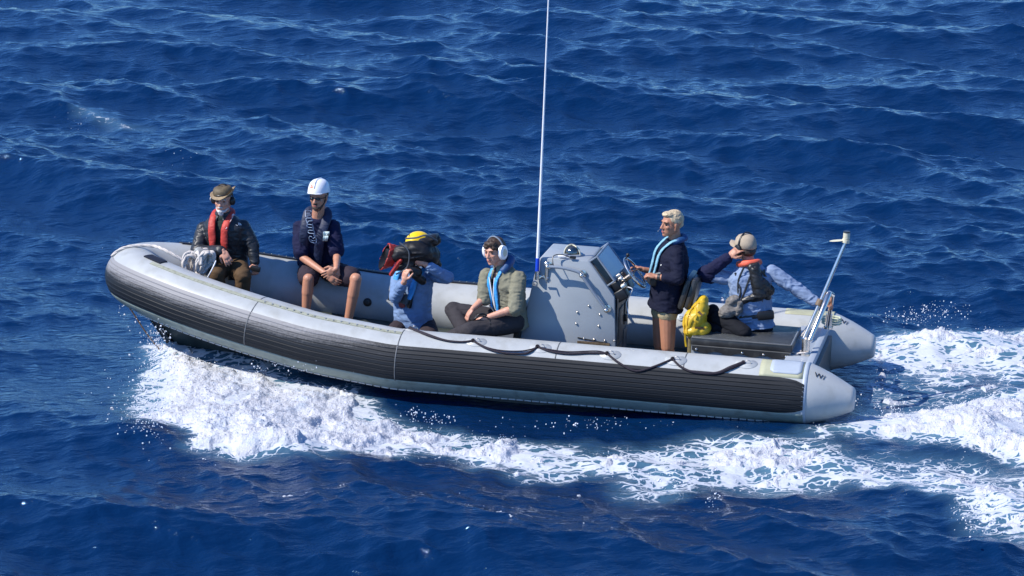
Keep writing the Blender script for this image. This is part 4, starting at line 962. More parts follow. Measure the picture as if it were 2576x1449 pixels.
# open rain jacket: back and sides plus sleeves, front left open
def open_jacket(q, m, seed, open_deg=38, bottom=.17, g=.030, belly=.02, name='jacket', sleeve=1.92, sg=.024, amp=.009, shift=0.0, sw=1.06):
    P, C, N, T, PF = q.P, q.C, q.N, q.T, q.PF; mb = MB()
    st = [(P - PF.u * bottom, PF.s, .175 + g, PF.f, .125 + g), (P, PF.s, .170 + g, PF.f, .120 + g), (P.lerp(C, .45), (PF.s + T.s).normalized(), .150 + g + belly, (PF.f + T.f).normalized(), .112 + g), (C, T.s, .168 * sw + g, T.f, .120 + g), (C.lerp(N, .50), T.s, .166 * sw + g, T.f, .110 + g), (C.lerp(N, .80), T.s, .112 * sw + g, T.f, .084 + g), (N + T.u * .015, T.s, .078, T.f, .072), (N + T.u * .045, T.s, .074, T.f, .068)]
    rows = []; a0 = R(90 + open_deg / 2 + shift); a1 = R(450 - open_deg / 2 + shift); n = 30
    for i, (c, s, a, f, b) in enumerate(st):
        row = []; row2 = []
        for k in range(n + 1):
            t = a0 + (a1 - a0) * k / n; row.append(c + s * math.cos(t) * a + f * math.sin(t) * b)
        for k in range(n, -1, -1):
            t = a0 + (a1 - a0) * k / n; row2.append(c + s * math.cos(t) * (a - .022) + f * math.sin(t) * (b - .022))
        rows.append(row + row2)
    mb.rings(rows)
    for sh, el, wr_ in q.arms:
        mb.cap(sh, .044 + sg, sh.lerp(el, .4), .048 + sg); mb.cap(sh.lerp(el, .4), .050 + sg, el, .044 + sg)
        if sleeve > 1: e = el.lerp(wr_, sleeve - 1); mb.cap(el, .044 + sg, e, .034 + sg * .6)
    me = remesh(mb, .0085, 2, (amp, 15, seed), name); return place(name, me, m, q.root)
jk = open_jacket(p, M['rainjacket'], 3, 30, bottom=.10, amp=.009)
lj = p.collar_jacket(M['red'], g=.150, w=.036, low=(-.10, -.06), inn=.048)
hl = surf(lj); mb = MB(); mb.tube([hl(587 + 3.2 * math.cos(t), 543 + 4.5 * math.sin(t)) for t in [2 * math.pi * k / 14 for k in range(15)]], .0022, 6); mb.tube([hl(587, 539), hl(587, 547)], .0022, 6); mb.tube([hl(582, 552), hl(592, 552)], .0022, 6); mb.put('emblem', M['white'], lj)
hj = surf(jk); mb = MB()
for r_ in (2.2, 4.2, 6.2): mb.tube([hj(599 + r_ * math.cos(t) * 1.2, 567 - r_ * math.sin(t), .004) for t in [math.pi / 2 * k / 6 for k in range(7)]], .003, 6)
mb.tube([hj(593, 566, .004), hj(598, 568, .004)], .0028, 6); mb.put('chest_emblem', M['white'], jk)
# hat
H = p.H; mb = MB(); Hh = Fr(H(0, -.006, .062), H.f, H.u + H.f * .02 + H.s * -.12)
mb.rings([[Hh.o + Hh.s * math.cos(t) * a + Hh.f * math.sin(t) * b + Hh.u * (c + dd * math.sin(t) ** 2) for t in [2 * math.pi * k / 28 for k in range(28)]] for a, b, c, dd in ((.084, .103, -.02, 0), (.090, .108, .0, 0), (.092, .106, .030, .0), (.080, .092, .058, .0), (.052, .066, .072, -.004), (.012, .03, .070, -.006))]); hat = mb.put('hat', M['hat'], p.root, 180)
mb = MB(); rows = []
for a, z0 in ((.080, -.004), (.092, -.012), (.106, -.014), (.120, -.004), (.122, .002), (.108, -.006), (.094, -.003), (.080, .006)):
    rows.append([Hh.o + Hh.s * math.cos(t) * a * .98 + Hh.f * math.sin(t) * (a + .022) + Hh.u * (z0 + (.052 * max(0, math.cos(t)) ** 1.5 + .010 * max(0, -math.cos(t)) ** 2) * ((a - .08) / .042) - .022 * ((a - .08) / .042) * max(0, math.sin(t))) for t in [2 * math.pi * k / 40 for k in range(40)]])
mb.rings(rows, caps=False, loop=True); mb.put('hat_brim', M['grey_brim'], hat, 180)
mb = MB(); mb.rings([[Hh.o + Hh.s * math.cos(t) * a + Hh.f * math.sin(t) * b + Hh.u * c for t in [2 * math.pi * k / 28 for k in range(28)]] for a, b, c in ((.0885, .1065, -.006), (.0905, .1085, -.006), (.0895, .1075, .014), (.0875, .1055, .014))], caps=False, loop=True); mb.put('hat_band', M['black'], hat, 180)
mb = MB(); mb.ell(H(0, .072, -.088), H.ax(.036, .034, .022)); mb.ell(H(0, .078, -.108), H.ax(.024, .022, .026)); mb.ell(H(0, .100, -.046), H.ax(.026, .009, .007))
for s in (-1, 1): mb.cap(H(s * .052, .035, -.070), .010, H(s * .028, .072, -.088), .014)
place('beard', remesh(mb, .0045, 2, (.003, 60, 5), 'beard'), M['hair_gr'], p.root)
em = earmuffs(p, 'black', 'black', r=.027, over=.150, w=.096)
mb = MB(); mb.ell(H(-.118, .0, .004), H.ax(.006, .018, .018)); mb.put('cup_badge', M['white'], em)

# ---------- 2  man with the white hard hat
p = Person('seated man in white hard hat, sunglasses and navy polo with bare forearms on his shorts', A(800, 680, y=.65), M['skin2'],
    pelvis=A(797, 678, y=.72), chest=A(797, 606, y=.62), neck=A(799, 548, y=.50), headc=A(802, 495, y=.44), face=(-.14, -1, -.10), up=(-.03, -.10, 1), facing=(-.05, -1, -.2))
p.arm(A(753, 574, y=.56), A(758, 646, y=.44), A(822, 690, y=.24), hd=(.75, -.15, -.55), palm=(-.2, .75, .3), ts=1, curl=.35)
p.arm(A(837, 572, y=.54), A(848, 640, y=.44), A(846, 676, y=.24), hd=(-.65, -.2, -.45), palm=(.3, .75, .3), ts=-1, curl=.3)
k1, k2 = A(776, 702, y=.28), A(896, 702, y=.26)
p.leg(A(776, 680, y=.68), k1, A(768, 806, y=.30)); p.leg(A(824, 680, y=.68), k2, A(872, 826, y=.28))
p.build(); face_parts(p.H, p.root, shades=True)
p.upper('polo_shirt', M['navy'], g=.026, bottom=.10, sleeve=.84, sg=.026, wr=(.009, 15), belly=.015, cuff=.006)
p.lower('shorts', M['shorts_dk'], g=.018, length=.80, flare=.012)
p.shoes([A(765, 826, y=.15), A(866, 846, y=.12)])
lj = p.collar_jacket(M['lj_navy'], g=.155, w=.046, low=(-.12, -.20), inn=.062)
T = p.T; L = (p.N - p.C).length
hl = surf(lj); M['refl'] = mat('reflective_letter', (.26, .34, .48), .4)
cz_ = lambda q: hl((1180 + q[0] / 8.52) / 1.5652, (800 + q[1] / 8.52) / 1.5652, .002, (T(0, .19, 0), T.f))
mb = MB()
for path in ([(560, 1330), (480, 1335), (380, 1300), (325, 1240), (310, 1160), (340, 1110), (400, 1120), (430, 1170), (470, 1180), (510, 1130), (550, 1170), (565, 1250), (560, 1330)], [(370, 1210), (400, 1250), (450, 1260), (520, 1250)],
             [(530, 1120), (470, 1080), (480, 1020), (320, 1010), (280, 970), (290, 920), (340, 905), (440, 915), (420, 820), (300, 815), (245, 780), (245, 730), (300, 710), (410, 725), (430, 690), (470, 900), (500, 1000), (530, 1110)],
             [(260, 690), (240, 640), (210, 530), (230, 500), (400, 500), (430, 590), (300, 600), (270, 640), (260, 690)], [(200, 460), (400, 460), (380, 260), (190, 250), (200, 460)], [(230, 410), (380, 400)], [(230, 350), (350, 340)]):
    mb.tube([cz_(q) for q in path], .0036, 6)
mb.put('lettering', M['refl'], lj)
mb = MB(); r0 = [cz_((780 + 22 * k, 950)) for k in range(11)]; r1 = [cz_((785 + 21 * k, 1075)) for k in range(11)]; mb.add(r0 + r1, [(k, k + 1, 12 + k, 11 + k) for k in range(10)]); r0 = [cz_((790 + 18 * k, 1090)) for k in range(11)]; r1 = [cz_((770 + 16 * k, 1270)) for k in range(11)]; mb.add(r0 + r1, [(k, k + 1, 12 + k, 11 + k) for k in range(10)])
me = mb.mesh('white_panel', 180); bm = bmesh.new(); bm.from_mesh(me); bmesh.ops.solidify(bm, geom=bm.faces[:], thickness=.002); bm.to_mesh(me); bm.free(); place('white_panel', me, mat('reflective_panel', (.55, .66, .66), .4, var=.3, scale=90), lj)
mb = MB(); mb.tube([T(-.02, .165, -.13), T(.01, .175, -.11), T(.045, .165, -.135)], .004, 6); mb.tube([T(-.13, .13, -.17), T(0, .165, -.16), T(.13, .13, -.17)], .012, 6, smooth=4); mb.put('buckle_strap', M['covergrey'], lj)
H = p.H
mb = MB(); Hh = Fr(H(0, -.010, .064), H.f, H.u - H.f * .10); rows = []
for a, b, c in ((.094, .116, -.012), (.102, .124, -.012), (.100, .122, .002), (.094, .115, .035), (.080, .098, .070), (.055, .070, .094), (.028, .038, .104), (.006, .010, .107)):
    rows.append([Hh.o + Hh.s * math.cos(t) * a + Hh.f * math.sin(t) * (b + (.020 * max(0, math.sin(t)) ** 3 if c < .03 else 0)) + Hh.u * c for t in [2 * math.pi * k / 36 for k in range(36)]])
mb.rings(rows)
ht = mb.put('hard_hat', M['hardhat'], p.root, 50)
mb = MB(); mb.tube([Hh.o + Hh.f * b + Hh.u * c for b, c in ((.117, .035), (.100, .072), (.072, .097), (.0, .108), (-.07, .096), (-.112, .04))], .005, 8, smooth=4); mb.put('crown_ridge', M['hardhat'], ht, 180)
mb = MB(); rows = []
for f_, z_ in ((.09, -.008), (.136, -.012), (.146, -.014)): rows.append([Hh.o + Hh.s * math.sin(t) * .092 * (1 if f_ < .1 else .85 if f_ < .14 else .70) + Hh.f * (f_ - .045 * (1 - math.cos(t))) + Hh.u * (z_ + dz - .006 * math.sin(t) ** 2) for dz in (0, .005) for t in ([R(-62 + 124 * k / 12) for k in range(13)] if dz == 0 else [R(62 - 124 * k / 12) for k in range(13)])])
mb.rings(rows); mb.put('peak', M['hardhat'], ht, 50)
def on_hat(s, u):   # emblem follows the front of the shell
    c = max(0, min(.107, u)); b = np.interp(c, [0, .035, .07, .094, .104], [.124, .115, .098, .07, .038]); a = np.interp(c, [0, .035, .07, .094, .104], [.101, .094, .08, .055, .028]); return Hh.o + Hh.s * s + Hh.f * b * math.sqrt(max(0, 1 - (s / a) ** 2)) + Hh.u * c
M['emblem'] = mat('orange_emblem', (.80, .20, .10), .5)
for (u0, u1) in ((.020, .031), (.035, .046), (.050, .060)):
    mb = MB(); n = 6; g1 = [on_hat(-.046 + .048 * k / n, u0) + Hh.f * .0015 for k in range(n + 1)]; g2 = [on_hat(-.046 + .048 * k / n, u1) + Hh.f * .0015 for k in range(n + 1)]
    mb.add(g1 + g2, [(k, k + 1, n + 2 + k, n + 1 + k) for k in range(n)]); me = mb.mesh('emblem', 180); bm = bmesh.new(); bm.from_mesh(me); bmesh.ops.solidify(bm, geom=bm.faces[:], thickness=.001); bm.to_mesh(me); bm.free(); place('emblem', me, M['emblem'], ht)
mb = MB()
for s in (-1, 1): mb.ell(H(s * .030, .088, .006), H.ax(.025, .012, .015)); mb.tube([H(s * .052, .080, .008), H(s * .074, .04, .008), H(s * .078, -.01, .006)], .004, 6)
mb.tube([H(-.02, .098, .010), H(.02, .098, .010)], .005, 6); mb.put('sunglasses', M['lens'], p.root, 180)
mb = MB(); mb.ell(H(0, .066, -.086), H.ax(.042, .036, .018))
for s in (-1, 1): mb.cap(H(s * .060, .010, -.030), .014, H(s * .034, .058, -.082), .017)
mb.ell(H(0, .093, -.048), H.ax(.028, .010, .006)); place('beard', remesh(mb, .0045, 2, (.002, 60, 5), 'beard'), M['stubble'], p.root)
mb = MB(); mb.tube([H(-.082, .01, .03), H(-.070, .03, -.04), H(-.035, .06, -.105), H(0, .07, -.118), H(.035, .06, -.105), H(.070, .03, -.04), H(.082, .01, .03)], .004, 6, smooth=3); mb.put('chin_strap', M['black'], ht)
mb = MB(); mb.ell(H(0, -.035, .02), H.ax(.079, .080, .075)); place('hair', remesh(mb, .007, 2, (.003, 40, 4), 'hair'), M['stubble'], p.root)

# ---------- 3  camera operator kneeling amidships
p = Person('kneeling camera operator in blue shirt and yellow helmet, face hidden behind a covered camera', A(1040, 830, y=.05), M['skin1'],
    pelvis=A(1040, 818, y=.08), chest=A(1036, 735, y=.05), neck=A(1048, 668, y=.05), headc=A(1050, 619, y=.03), face=(-.72, -.65, .0), up=(.05, -.1, 1), facing=(-.38, -1, 0), hips_dir=(-.30, -1, 0))
p.arm(A(1001, 700, y=.02), A(995, 748, y=-.16), A(1017, 708, y=-.32), hd=(.10, -.05, 1), palm=(.6, .7, .3), ts=-1, curl=.85)
p.arm(A(1088, 694, y=.05), A(1126, 698, y=-.10), A(1068, 664, y=-.22), hd=(-.9, -.1, .25), palm=(.1, .8, .3), ts=1, curl=.8)
p.leg(A(1010, 822, y=.06), A(975, 858, y=-.26), A(1010, 880, y=.20)); p.leg(A(1072, 822, y=.08), A(1088, 868, y=-.26), A(1110, 880, y=.20))
p.build(); face_parts(p.H, p.root)
p.upper('shirt', M['blueshirt'], g=.024, bottom=.045, sleeve=1.75, sg=.016, wr=(.010, 13), belly=.012)
p.lower('trousers', M['browntrs'] if False else cloth('dark_brown_trousers', (.035, .025, .028)), g=.012, length=2.0)
T = p.T; L = (p.N - p.C).length
lj = p.collar_jacket(M['skyblue'], g=.150, w=.030, low=(-.02, -.05), inn=.085, name='life_jacket')
mb = MB(); mb.box(T(-.095, .150, -.01), (.045, .022, .060), rot=Matrix((T.s, T.f, T.u)).transposed(), bev=.012); mb.box(T(.035, .165, -.03), (.05, .015, .05), rot=Matrix((T.s, T.f, T.u)).transposed(), bev=.01); mb.put('harness_pouch', M['covergrey'], p.root)
mb = MB(); mb.box(T(-.09, .150, -.075), (.048, .024, .020), rot=Matrix((T.s, T.f, T.u)).transposed(), bev=.006); mb.box(T(.09, .145, -.02), (.018, .016, .085), rot=Matrix((T.s, T.f, T.u)).transposed(), bev=.006); mb.put('harness_strap', M['black'], p.root)
mb = MB(); mb.ell(T(.02, .165, -.095), T.ax(.035, .015, .028)); mb.put('red_tab', mat('dull_red_tab', (.30, .05, .04), .7), p.root)
H = p.H
mb = MB(); mb.ell(H(0, -.005, .040), H.ax(.100, .122, .098), 26, 16); hm = mb.put('helmet', M['yellow_h'], p.root, 180)
mb = MB(); mb.tube([H(-.094, -.02, .05), H(-.05, .06, .105), H(.0, .085, .10)], .006, 6, smooth=4); mb.put('helmet_mark', M['black'], hm)
mb = MB(); mb.box(p.PF(-.145, .02, .075), (.030, .03, .05), rot=Matrix.Rotation(.3, 3, 'Z'), bev=.012); mb.tube([p.PF(-.15, .03, .12), p.PF(-.17, .05, .06), p.PF(-.16, .04, -.01)], .008, 6); mb.put('hip_pouch', M['black'], p.root)
mb = MB(); mb.tube([p.PF(.165 * math.cos(t), .125 * math.sin(t), .045) for t in [2 * math.pi * k / 24 for k in range(25)]], .012, 8, flat=(p.PF.u, 1.6)); mb.put('belt', M['black'], p.root)

# covered video camera held at the face
cb = A(1040, 640, y=-.16)
vc = thing('video_camera', 'camera under black rain cover with red front hood, held by the kneeling operator', 'camera', cb)
c = cb.copy(); ex = Vector((1, 0, 0)); ey = Vector((0, 1, 0)); ez = Vector((0, 0, 1))
mb = MB()
q1, q2 = A(1000, 640, y=-.20), A(1086, 630, y=-.06)
mb.ell(A(1028, 640, y=-.19), [ex * .125, ey * .10, ez * .090]); mb.ell(A(1062, 634, y=-.14), [ex * .11, ey * .12, ez * .105]); mb.cap(A(1000, 640, y=-.23), .070, A(1030, 628, y=-.20), .085); mb.cap(A(1062, 612, y=-.14), .040, A(1094, 604, y=-.08), .050)
mb.cap(A(1078, 640, y=-.06), .075, A(1106, 668, y=.02), .022); mb.cap(A(1075, 618, y=.0), .06, A(1092, 640, y=.04), .06); mb.cap(A(996, 676, y=-.24), .022, A(1032, 664, y=-.22), .050)
mb.ell(A(1076, 644, y=-.08), [ex * .10, ey * .10, ez * .11]); mb.ell(A(1046, 632, y=-.20), [ex * .15, ey * .09, ez * .095])
me = remesh(mb, .009, 10, (.016, 7, 5), 'rain_cover'); rc = place('rain_cover', me, M['cover'], vc)
mb = MB(); mb.box(A(1088, 601, y=-.08), (.055, .05, .042), rot=Matrix.Rotation(R(-10), 3, 'Y'), bev=.012); mb.put('viewfinder', M['black'], vc)
# red hood: open front collar
hc = A(982, 643, y=-.23); hd_ = Vector((-.80, -.60, .02)).normalized(); hu = Vector((.05, 0, 1)); hs = hd_.cross(hu).normalized(); hu = hs.cross(hd_)
mb = MB(); rows = []
for f_, a, b in ((-.05, .064, .095), (.02, .070, .115), (.060, .074, .125), (.063, .066, .115), (.02, .062, .105), (-.05, .055, .08)):
    rows.append([hc + hd_ * (f_ - .04 * math.sin(t)) + hs * math.cos(t) * a + hu * (math.sin(t) * b - .01) for t in [2 * math.pi * k / 24 for k in range(24)]])
mb.rings(rows, caps=False, loop=True); me = remesh(mb, .006, 1, (.008, 16, 8), 'front_hood'); place('front_hood', me, M['redhood'], vc)
mb = MB(); mb.tube([hc + hd_ * -.10, hc + hd_ * .03, hc + hd_ * .035], [.062, .066, .05], 24); ln = mb.put('lens_barrel', M['black'], vc)
mb = MB(); mb.rings([[hc + hd_ * (f_ - .04 * math.sin(t)) + hs * math.cos(t) * a + hu * (math.sin(t) * b - .01) for t in [2 * math.pi * k / 24 for k in range(24)]] for f_, a, b in ((-.06, .05, .08), (.0, .060, .100), (.062, .066, .112), (.064, .062, .106), (.0, .05, .09), (-.04, .03, .05))], caps=True); mb.put('hood_lining', M['black'], vc)
mb = MB(); mb.tube([A(995, 668, y=-.31), A(1006, 656, y=-.31), A(984, 688, y=-.30)], .016, 8); mb.cap(A(1008, 656, y=-.30), .016, A(984, 690, y=-.29), .020); mb.put('red_flap', M['redhood'], vc)
mb = MB(); mb.tube([A(1020, 600, y=-.2), A(1048, 598, y=-.23), A(1072, 592, y=-.22), A(1100, 606, y=-.15)], .008, 6, smooth=4); mb.tube([A(1005, 610, y=-.29), A(1028, 632, y=-.31), A(1024, 672, y=-.30), A(996, 690, y=-.29)], .007, 6, smooth=4); mb.put('cover_piping', M['covergrey'], rc)
mb = MB(); mb.cap(A(1040, 690, y=-.24), .035, A(1062, 706, y=-.18), .04); mb.cap(A(1028, 672, y=-.24), .04, A(1050, 684, y=-.22), .045); me = remesh(mb, .008, 2, (.004, 20, 4), 'camera_body'); place('camera_body', me, M['black'], vc)

# ---------- 4  seated in front of the console: white ear defenders, olive shirt
p = Person('person in olive shirt and white ear defenders sitting cross-legged against the console', A(1290, 820, y=-0.29), M['skin1'],
    pelvis=A(1286, 806, y=-0.28), chest=A(1277, 735, y=-0.29), neck=A(1263, 673, y=-0.33), headc=A(1244, 632, y=-0.38), face=(-.42, -.90, -.06), up=(-.12, -.08, 1), facing=(-.72, -.70, -.05), hips_dir=(-.85, -.5, 0))
p.arm(A(1225, 694, y=-0.26), A(1218, 752, y=-0.34), A(1190, 776, y=-0.46), hd=(-.5, -.2, -.75), palm=(.6, .4, -.2), ts=-1, curl=.6)
p.arm(A(1305, 700, y=-0.40), A(1296, 776, y=-0.54), A(1222, 800, y=-0.60), hd=(-.75, -.2, -.45), palm=(.1, .7, -.5), ts=1, curl=.6)
p.leg(A(1262, 808, y=-0.22), A(1140, 780, y=-0.22), A(1170, 838, y=-0.46)); p.leg(A(1290, 812, y=-0.42), A(1180, 832, y=-0.70), A(1120, 856, y=-0.40))
p.build(); face_parts(p.H, p.root)
p.upper('undershirt', M['darktee'], g=.002, bottom=.04, sleeve=.3, sg=0)
open_jacket(p, M['olive'], 9, 30, bottom=.06, sleeve=1.0, sg=.024, amp=.011, g=.024, name='shirt')
p.lower('trousers', M['charcoal'], g=.018, length=2.0)
lj = p.collar_jacket(M['skyblue'], g=.140, w=.024, low=(-.12, -.12), inn=.040)
T = p.T; L = (p.N - p.C).length
mb = MB(); mb.tube([T(.075, .05, L * .95), T(.09, -.01, L * 1.12), T(.05, -.08, L * 1.2), T(0, -.10, L * 1.22), T(-.05, -.08, L * 1.2), T(-.09, -.01, L * 1.12), T(-.075, .05, L * .95)], .034, 12, flat=(T.u, 1.1), smooth=4); me = remesh(mb, .007, 2, (.003, 20, 3), 'collar'); place('collar', me, M['deepblue'], p.root)
mb = MB(); mb.tube([T(-.035, .13, L * .8), T(-.01, .155, L * .2), T(.0, .16, -.10), T(.03, .13, -.16)], .006, 6, smooth=4); mb.tube([T(.04, .12, L * .8), T(.02, .155, L * .2), T(.0, .16, -.10)], .006, 6, smooth=4); mb.put('lanyard', M['white'], p.root)
mb = MB(); mb.box(T(.05, .14, -.17), (.030, .010, .032), rot=Matrix((T.s, T.f, T.u)).transposed(), bev=.004); mb.put('badge', M['white'], p.root)
H = p.H
mb = MB(); mb.ell(H(0, -.022, .045), H.ax(.086, .098, .082)); mb.ell(H(.0, .055, .085), H.ax(.060, .038, .026)); mb.ell(H(-.03, .078, .062), H.ax(.028, .018, .020)); mb.ell(H(.045, .065, .055), H.ax(.025, .020, .022)); mb.ell(H(0, -.06, -.005), H.ax(.070, .055, .055))
place('hair', remesh(mb, .006, 1, (.007, 38, 4), 'hair'), M['hair_dk'], p.root)
earmuffs(p, 'white', 'rail', inner='cream', r=.047, over=.135, w=.100)
# ---------- black cable coil held in the lap
cc = A(1212, 822, y=-.62)
cl = thing('cable_coil', 'loose coil of black cable held in the lap of the person in ear defenders', 'cable', cc)
mb = MB()
for k, (rx, ry, a) in enumerate(((.080, .085, .1), (.070, .095, .5), (.088, .072, -.3))): mb.tube([cc + Vector((rx * math.cos(t) * math.cos(a) - .0, -.01 * k + .02 * math.sin(t * 2), ry * math.sin(t) + .03)) for t in [2 * math.pi * j / 30 for j in range(31)]], .0065, 6)
mb.tube([cc + Vector((.08, 0, .03)), cc + Vector((.10, .05, .12)), cc + Vector((.04, .12, .17))], .0065, 6, smooth=5); place('coil', mb.mesh('coil', 180), M['black'], cl)

# ---------- 5  helmswoman
p = Person('standing woman with blond hair and navy jacket steering at the wheel', A(1670, 930, y=.0), M['skin1'],
    pelvis=A(1675, 760, y=.02), chest=A(1687, 678, y=.02), neck=A(1698, 606, y=.02), headc=A(1690, 563, y=.0), face=(-.76, -.65, -.05), up=(-.02, -.03, 1), facing=(-.90, -.42, 0))
p.arm(A(1702, 640, y=-.13), A(1706, 702, y=-.22), A(1652, 697, y=-.20), hd=(-.85, .1, .15), palm=(-.1, .25, -.9), ts=-1, curl=1.0)
p.arm(A(1688, 636, y=.16), A(1668, 690, y=.20), A(1618, 678, y=.10), hd=(-.85, -.1, .25), palm=(0, -.2, -.9), ts=1, curl=.9)
p.leg(A(1664, 768, y=.10), A(1660, 866, y=.10), A(1672, 960, y=.12)); p.leg(A(1680, 770, y=-.07), A(1680, 872, y=-.08), A(1696, 968, y=-.06))
for h_, k_, a_ in p.legs: p.mb.cap(h_, .094, k_, .062)
p.skin = M['skin3']; bod = p.build(); face_parts(p.H, p.root)
p.lower('shorts', M['khakish'], g=.006, length=.17, flare=.010, wr=(.004, 14))
p.upper('jacket', M['navyj'], g=.030, bottom=.055, sleeve=1.55, sg=.016, wr=(.008, 13), belly=.012, sw=.98)
p.shoes([A(1640, 975, y=.12), A(1660, 985, y=-.06)])
lj = p.collar_jacket(M['teal'], g=.150, w=.022, low=(-.12, -.10), inn=.045)
T = p.T; L = (p.N - p.C).length
mb = MB(); mb.tube([T(.06, .04, L * .95), T(.075, -.01, L * 1.08), T(.04, -.07, L * 1.14), T(0, -.085, L * 1.15), T(-.04, -.07, L * 1.14), T(-.075, -.01, L * 1.08), T(-.06, .04, L * .95)], .030, 12, flat=(T.u, 1.0), smooth=4); me = remesh(mb, .007, 2, (.003, 20, 3), 'collar'); place('collar', me, M['deepblue'], p.root)
mb = MB(); mb.box(T(.02, .165, -.10), (.07, .03, .045), rot=Matrix((T.s, T.f, T.u)).transposed(), bev=.012); mb.put('waist_pouch', M['vinyl'], p.root)
mb = MB(); mb.tube([T(.14, .06, .02), T(.08, .15, -.03), T(-.02, .18, -.06)], .010, 6, smooth=3); mb.ell(T(.105, .128, .06), T.ax(.010, .008, .010)); mb.put('grey_strap', M['snap'], p.root)
H = p.H
mb = MB(); mb.ell(H(0, -.022, .046), H.ax(.082, .094, .080)); mb.ell(H(0, .034, .090), H.ax(.060, .056, .026)); mb.ell(H(0, -.060, .000), H.ax(.062, .042, .050)); mb.ell(H(0, -.095, -.01), H.ax(.03, .025, .03))
for s in (-1, 1): mb.ell(H(s * .062, -.015, .042), H.ax(.015, .046, .036))
place('hair', remesh(mb, .006, 1, (.006, 34, 4), 'hair'), M['hair_bl'], p.root)
mb = MB(); mb.tube([H(-.080, .0, .0), H(-.072, .06, -.04), H(-.045, .115, -.062)], .0014, 6, smooth=4); mb.ell(H(-.040, .118, -.064), H.ax(.005, .005, .005)); mb.put('headset_mic', M['rail'], p.root)
mb = MB(); wl_ = p.arms[0]; w_ = Vector(wl_[2]); dd = (Vector(wl_[1]) - w_).normalized(); mb.tube([w_ + dd * .010, w_ + dd * .032], [.031, .032], 16); mb.put('wristwatch', M['vinyl'], p.root)

# ---------- 6  man sitting on the bench, seen from behind
p = Person('man in beige cap and pale blue shirt seen from behind, hand to his ear', A(1890, 840, y=.0), M['skin2'],
    pelvis=A(1893, 812, y=.06), chest=A(1888, 728, y=.08), neck=A(1884, 662, y=.08), headc=A(1874, 624, y=.10), face=(-.80, .62, .08), up=(-.02, 0, 1), facing=(-.30, 1, .0), hips_dir=(-.30, 1, 0))
p.arm(A(1840, 700, y=.08), A(1776, 690, y=.06), A(1833, 647, y=-.01), hd=(.6, .05, .62), palm=(.5, .75, -.3), ts=-1, curl=.45)
p.arm(A(1942, 684, y=.10), A(2008, 730, y=.10), A(2060, 765, y=.05), hd=(.85, -.1, .1), palm=(0, .2, -1), ts=1, curl=.8)
p.leg(A(1870, 822, y=.02), A(1806, 800, y=-.06), A(1872, 836, y=-.20), thin=1.1); p.leg(A(1915, 822, y=.06), A(1836, 800, y=.26), A(1800, 842, y=.10))
p.build()
sh = p.upper('shirt', M['paleblue'], g=.028, bottom=.045, sleeve=1.80, sg=.020, wr=(.012, 13), belly=.012)
mb = MB(); a_, b_, c_ = p.arms[0]
for s_0, s_1, r0, r1 in ((a_.lerp(b_, .86), b_, .082, .080), (b_, b_.lerp(c_, .93), .074, .050)): mb.cap(s_0, r0, s_1, r1)
place('navy_sleeve', remesh(mb, .008, 2, (.007, 16, 3), 'navy_sleeve'), M['navy'], p.root)
p.lower('trousers', M['blacktrs'], g=.02, length=2.0)
T = p.T; L = (p.N - p.C).length
mb = MB(); mb.tube([T(.10, .0, L * 1.0), T(.07, -.065, L * 1.06), T(0, -.095, L * 1.08), T(-.07, -.065, L * 1.06), T(-.10, .0, L * 1.0)], .023, 12, flat=(T.u, 1.3), smooth=4); me = remesh(mb, .007, 2, (.003, 20, 3), 'collar'); cl_ = place('collar', me, M['orange'], p.root)
mb = MB(); mb.cap(T(.0, -.12, L * .95), .034, T(-.05, -.125, L * .99), .032); mb.cap(T(-.03, -.128, L * .80), .055, T(-.06, -.150, -.01), .065); mb.cap(T(-.05, -.135, -.03), .055, T(.08, -.130, -.07), .035); mb.cap(T(-.08, -.14, .07), .062, T(-.15, -.11, .0), .050); mb.cap(T(-.10, -.13, .02), .05, T(-.13, -.11, -.06), .035)
me = remesh(mb, .008, 2, (.008, 20, 5), 'harness_pack'); hp = place('harness_pack', me, M['black'], p.root)
mb = MB()
for pts in ([(.14, -.07, L * .75), (.11, -.135, .03), (.14, -.11, -.08), (.16, -.03, -.10)], [(.0, -.15, L * .8), (.09, -.14, -.02), (.13, -.12, -.12), (.08, -.13, -.19)], [(-.12, -.10, L * .8), (-.10, -.145, .02), (-.06, -.14, -.14), (-.05, -.135, -.24)], [(.06, -.12, L), (.12, -.12, L * .5), (.13, -.12, .0)], [(-.03, -.14, L), (-.12, -.12, L * .6), (-.16, -.06, .02)]):
    mb.tube([T(*v) for v in pts], .010, 6, flat=(T.f, .6), smooth=4)
mb.put('strap', M['vinyl'], hp)
mb = MB(); mb.box(T(-.10, -.145, -.215), (.075, .035, .040), rot=Matrix((T.s, T.f, T.u)).transposed(), bev=.014); mb.put('hip_pouch', M['black'], p.root)
mb = MB(); mb.tube([p.PF(.185 * math.cos(t), .14 * math.sin(t), .075) for t in [2 * math.pi * k / 24 for k in range(25)]], .012, 8, flat=(p.PF.u, 1.5)); mb.put('belt', M['black'], p.root)
mb = MB()
for k in range(2): mb.cap(p.PF(.13 - .01 * k, -.125, .06 - .035 * k), .012, p.PF(.03, -.150, .065 - .030 * k), .010)
me = remesh(mb, .006, 1, None, 'shirt_tail'); place('shirt_tail', me, M['paleblue'], p.root)
H = p.H
mb = MB(); rows = []
for a, b, c in ((.083, .103, -.004), (.088, .108, .0), (.088, .107, .040), (.080, .096, .080), (.060, .072, .106), (.028, .036, .118), (.005, .007, .120)): rows.append([H(0, -.008, .012) + H.s * math.cos(t) * a + H.f * math.sin(t) * b + H.u * c for t in [2 * math.pi * k / 30 for k in range(30)]])
mb.rings(rows); cp_ = mb.put('cap', M['cap'], p.root, 180)
mb = MB(); rows = []
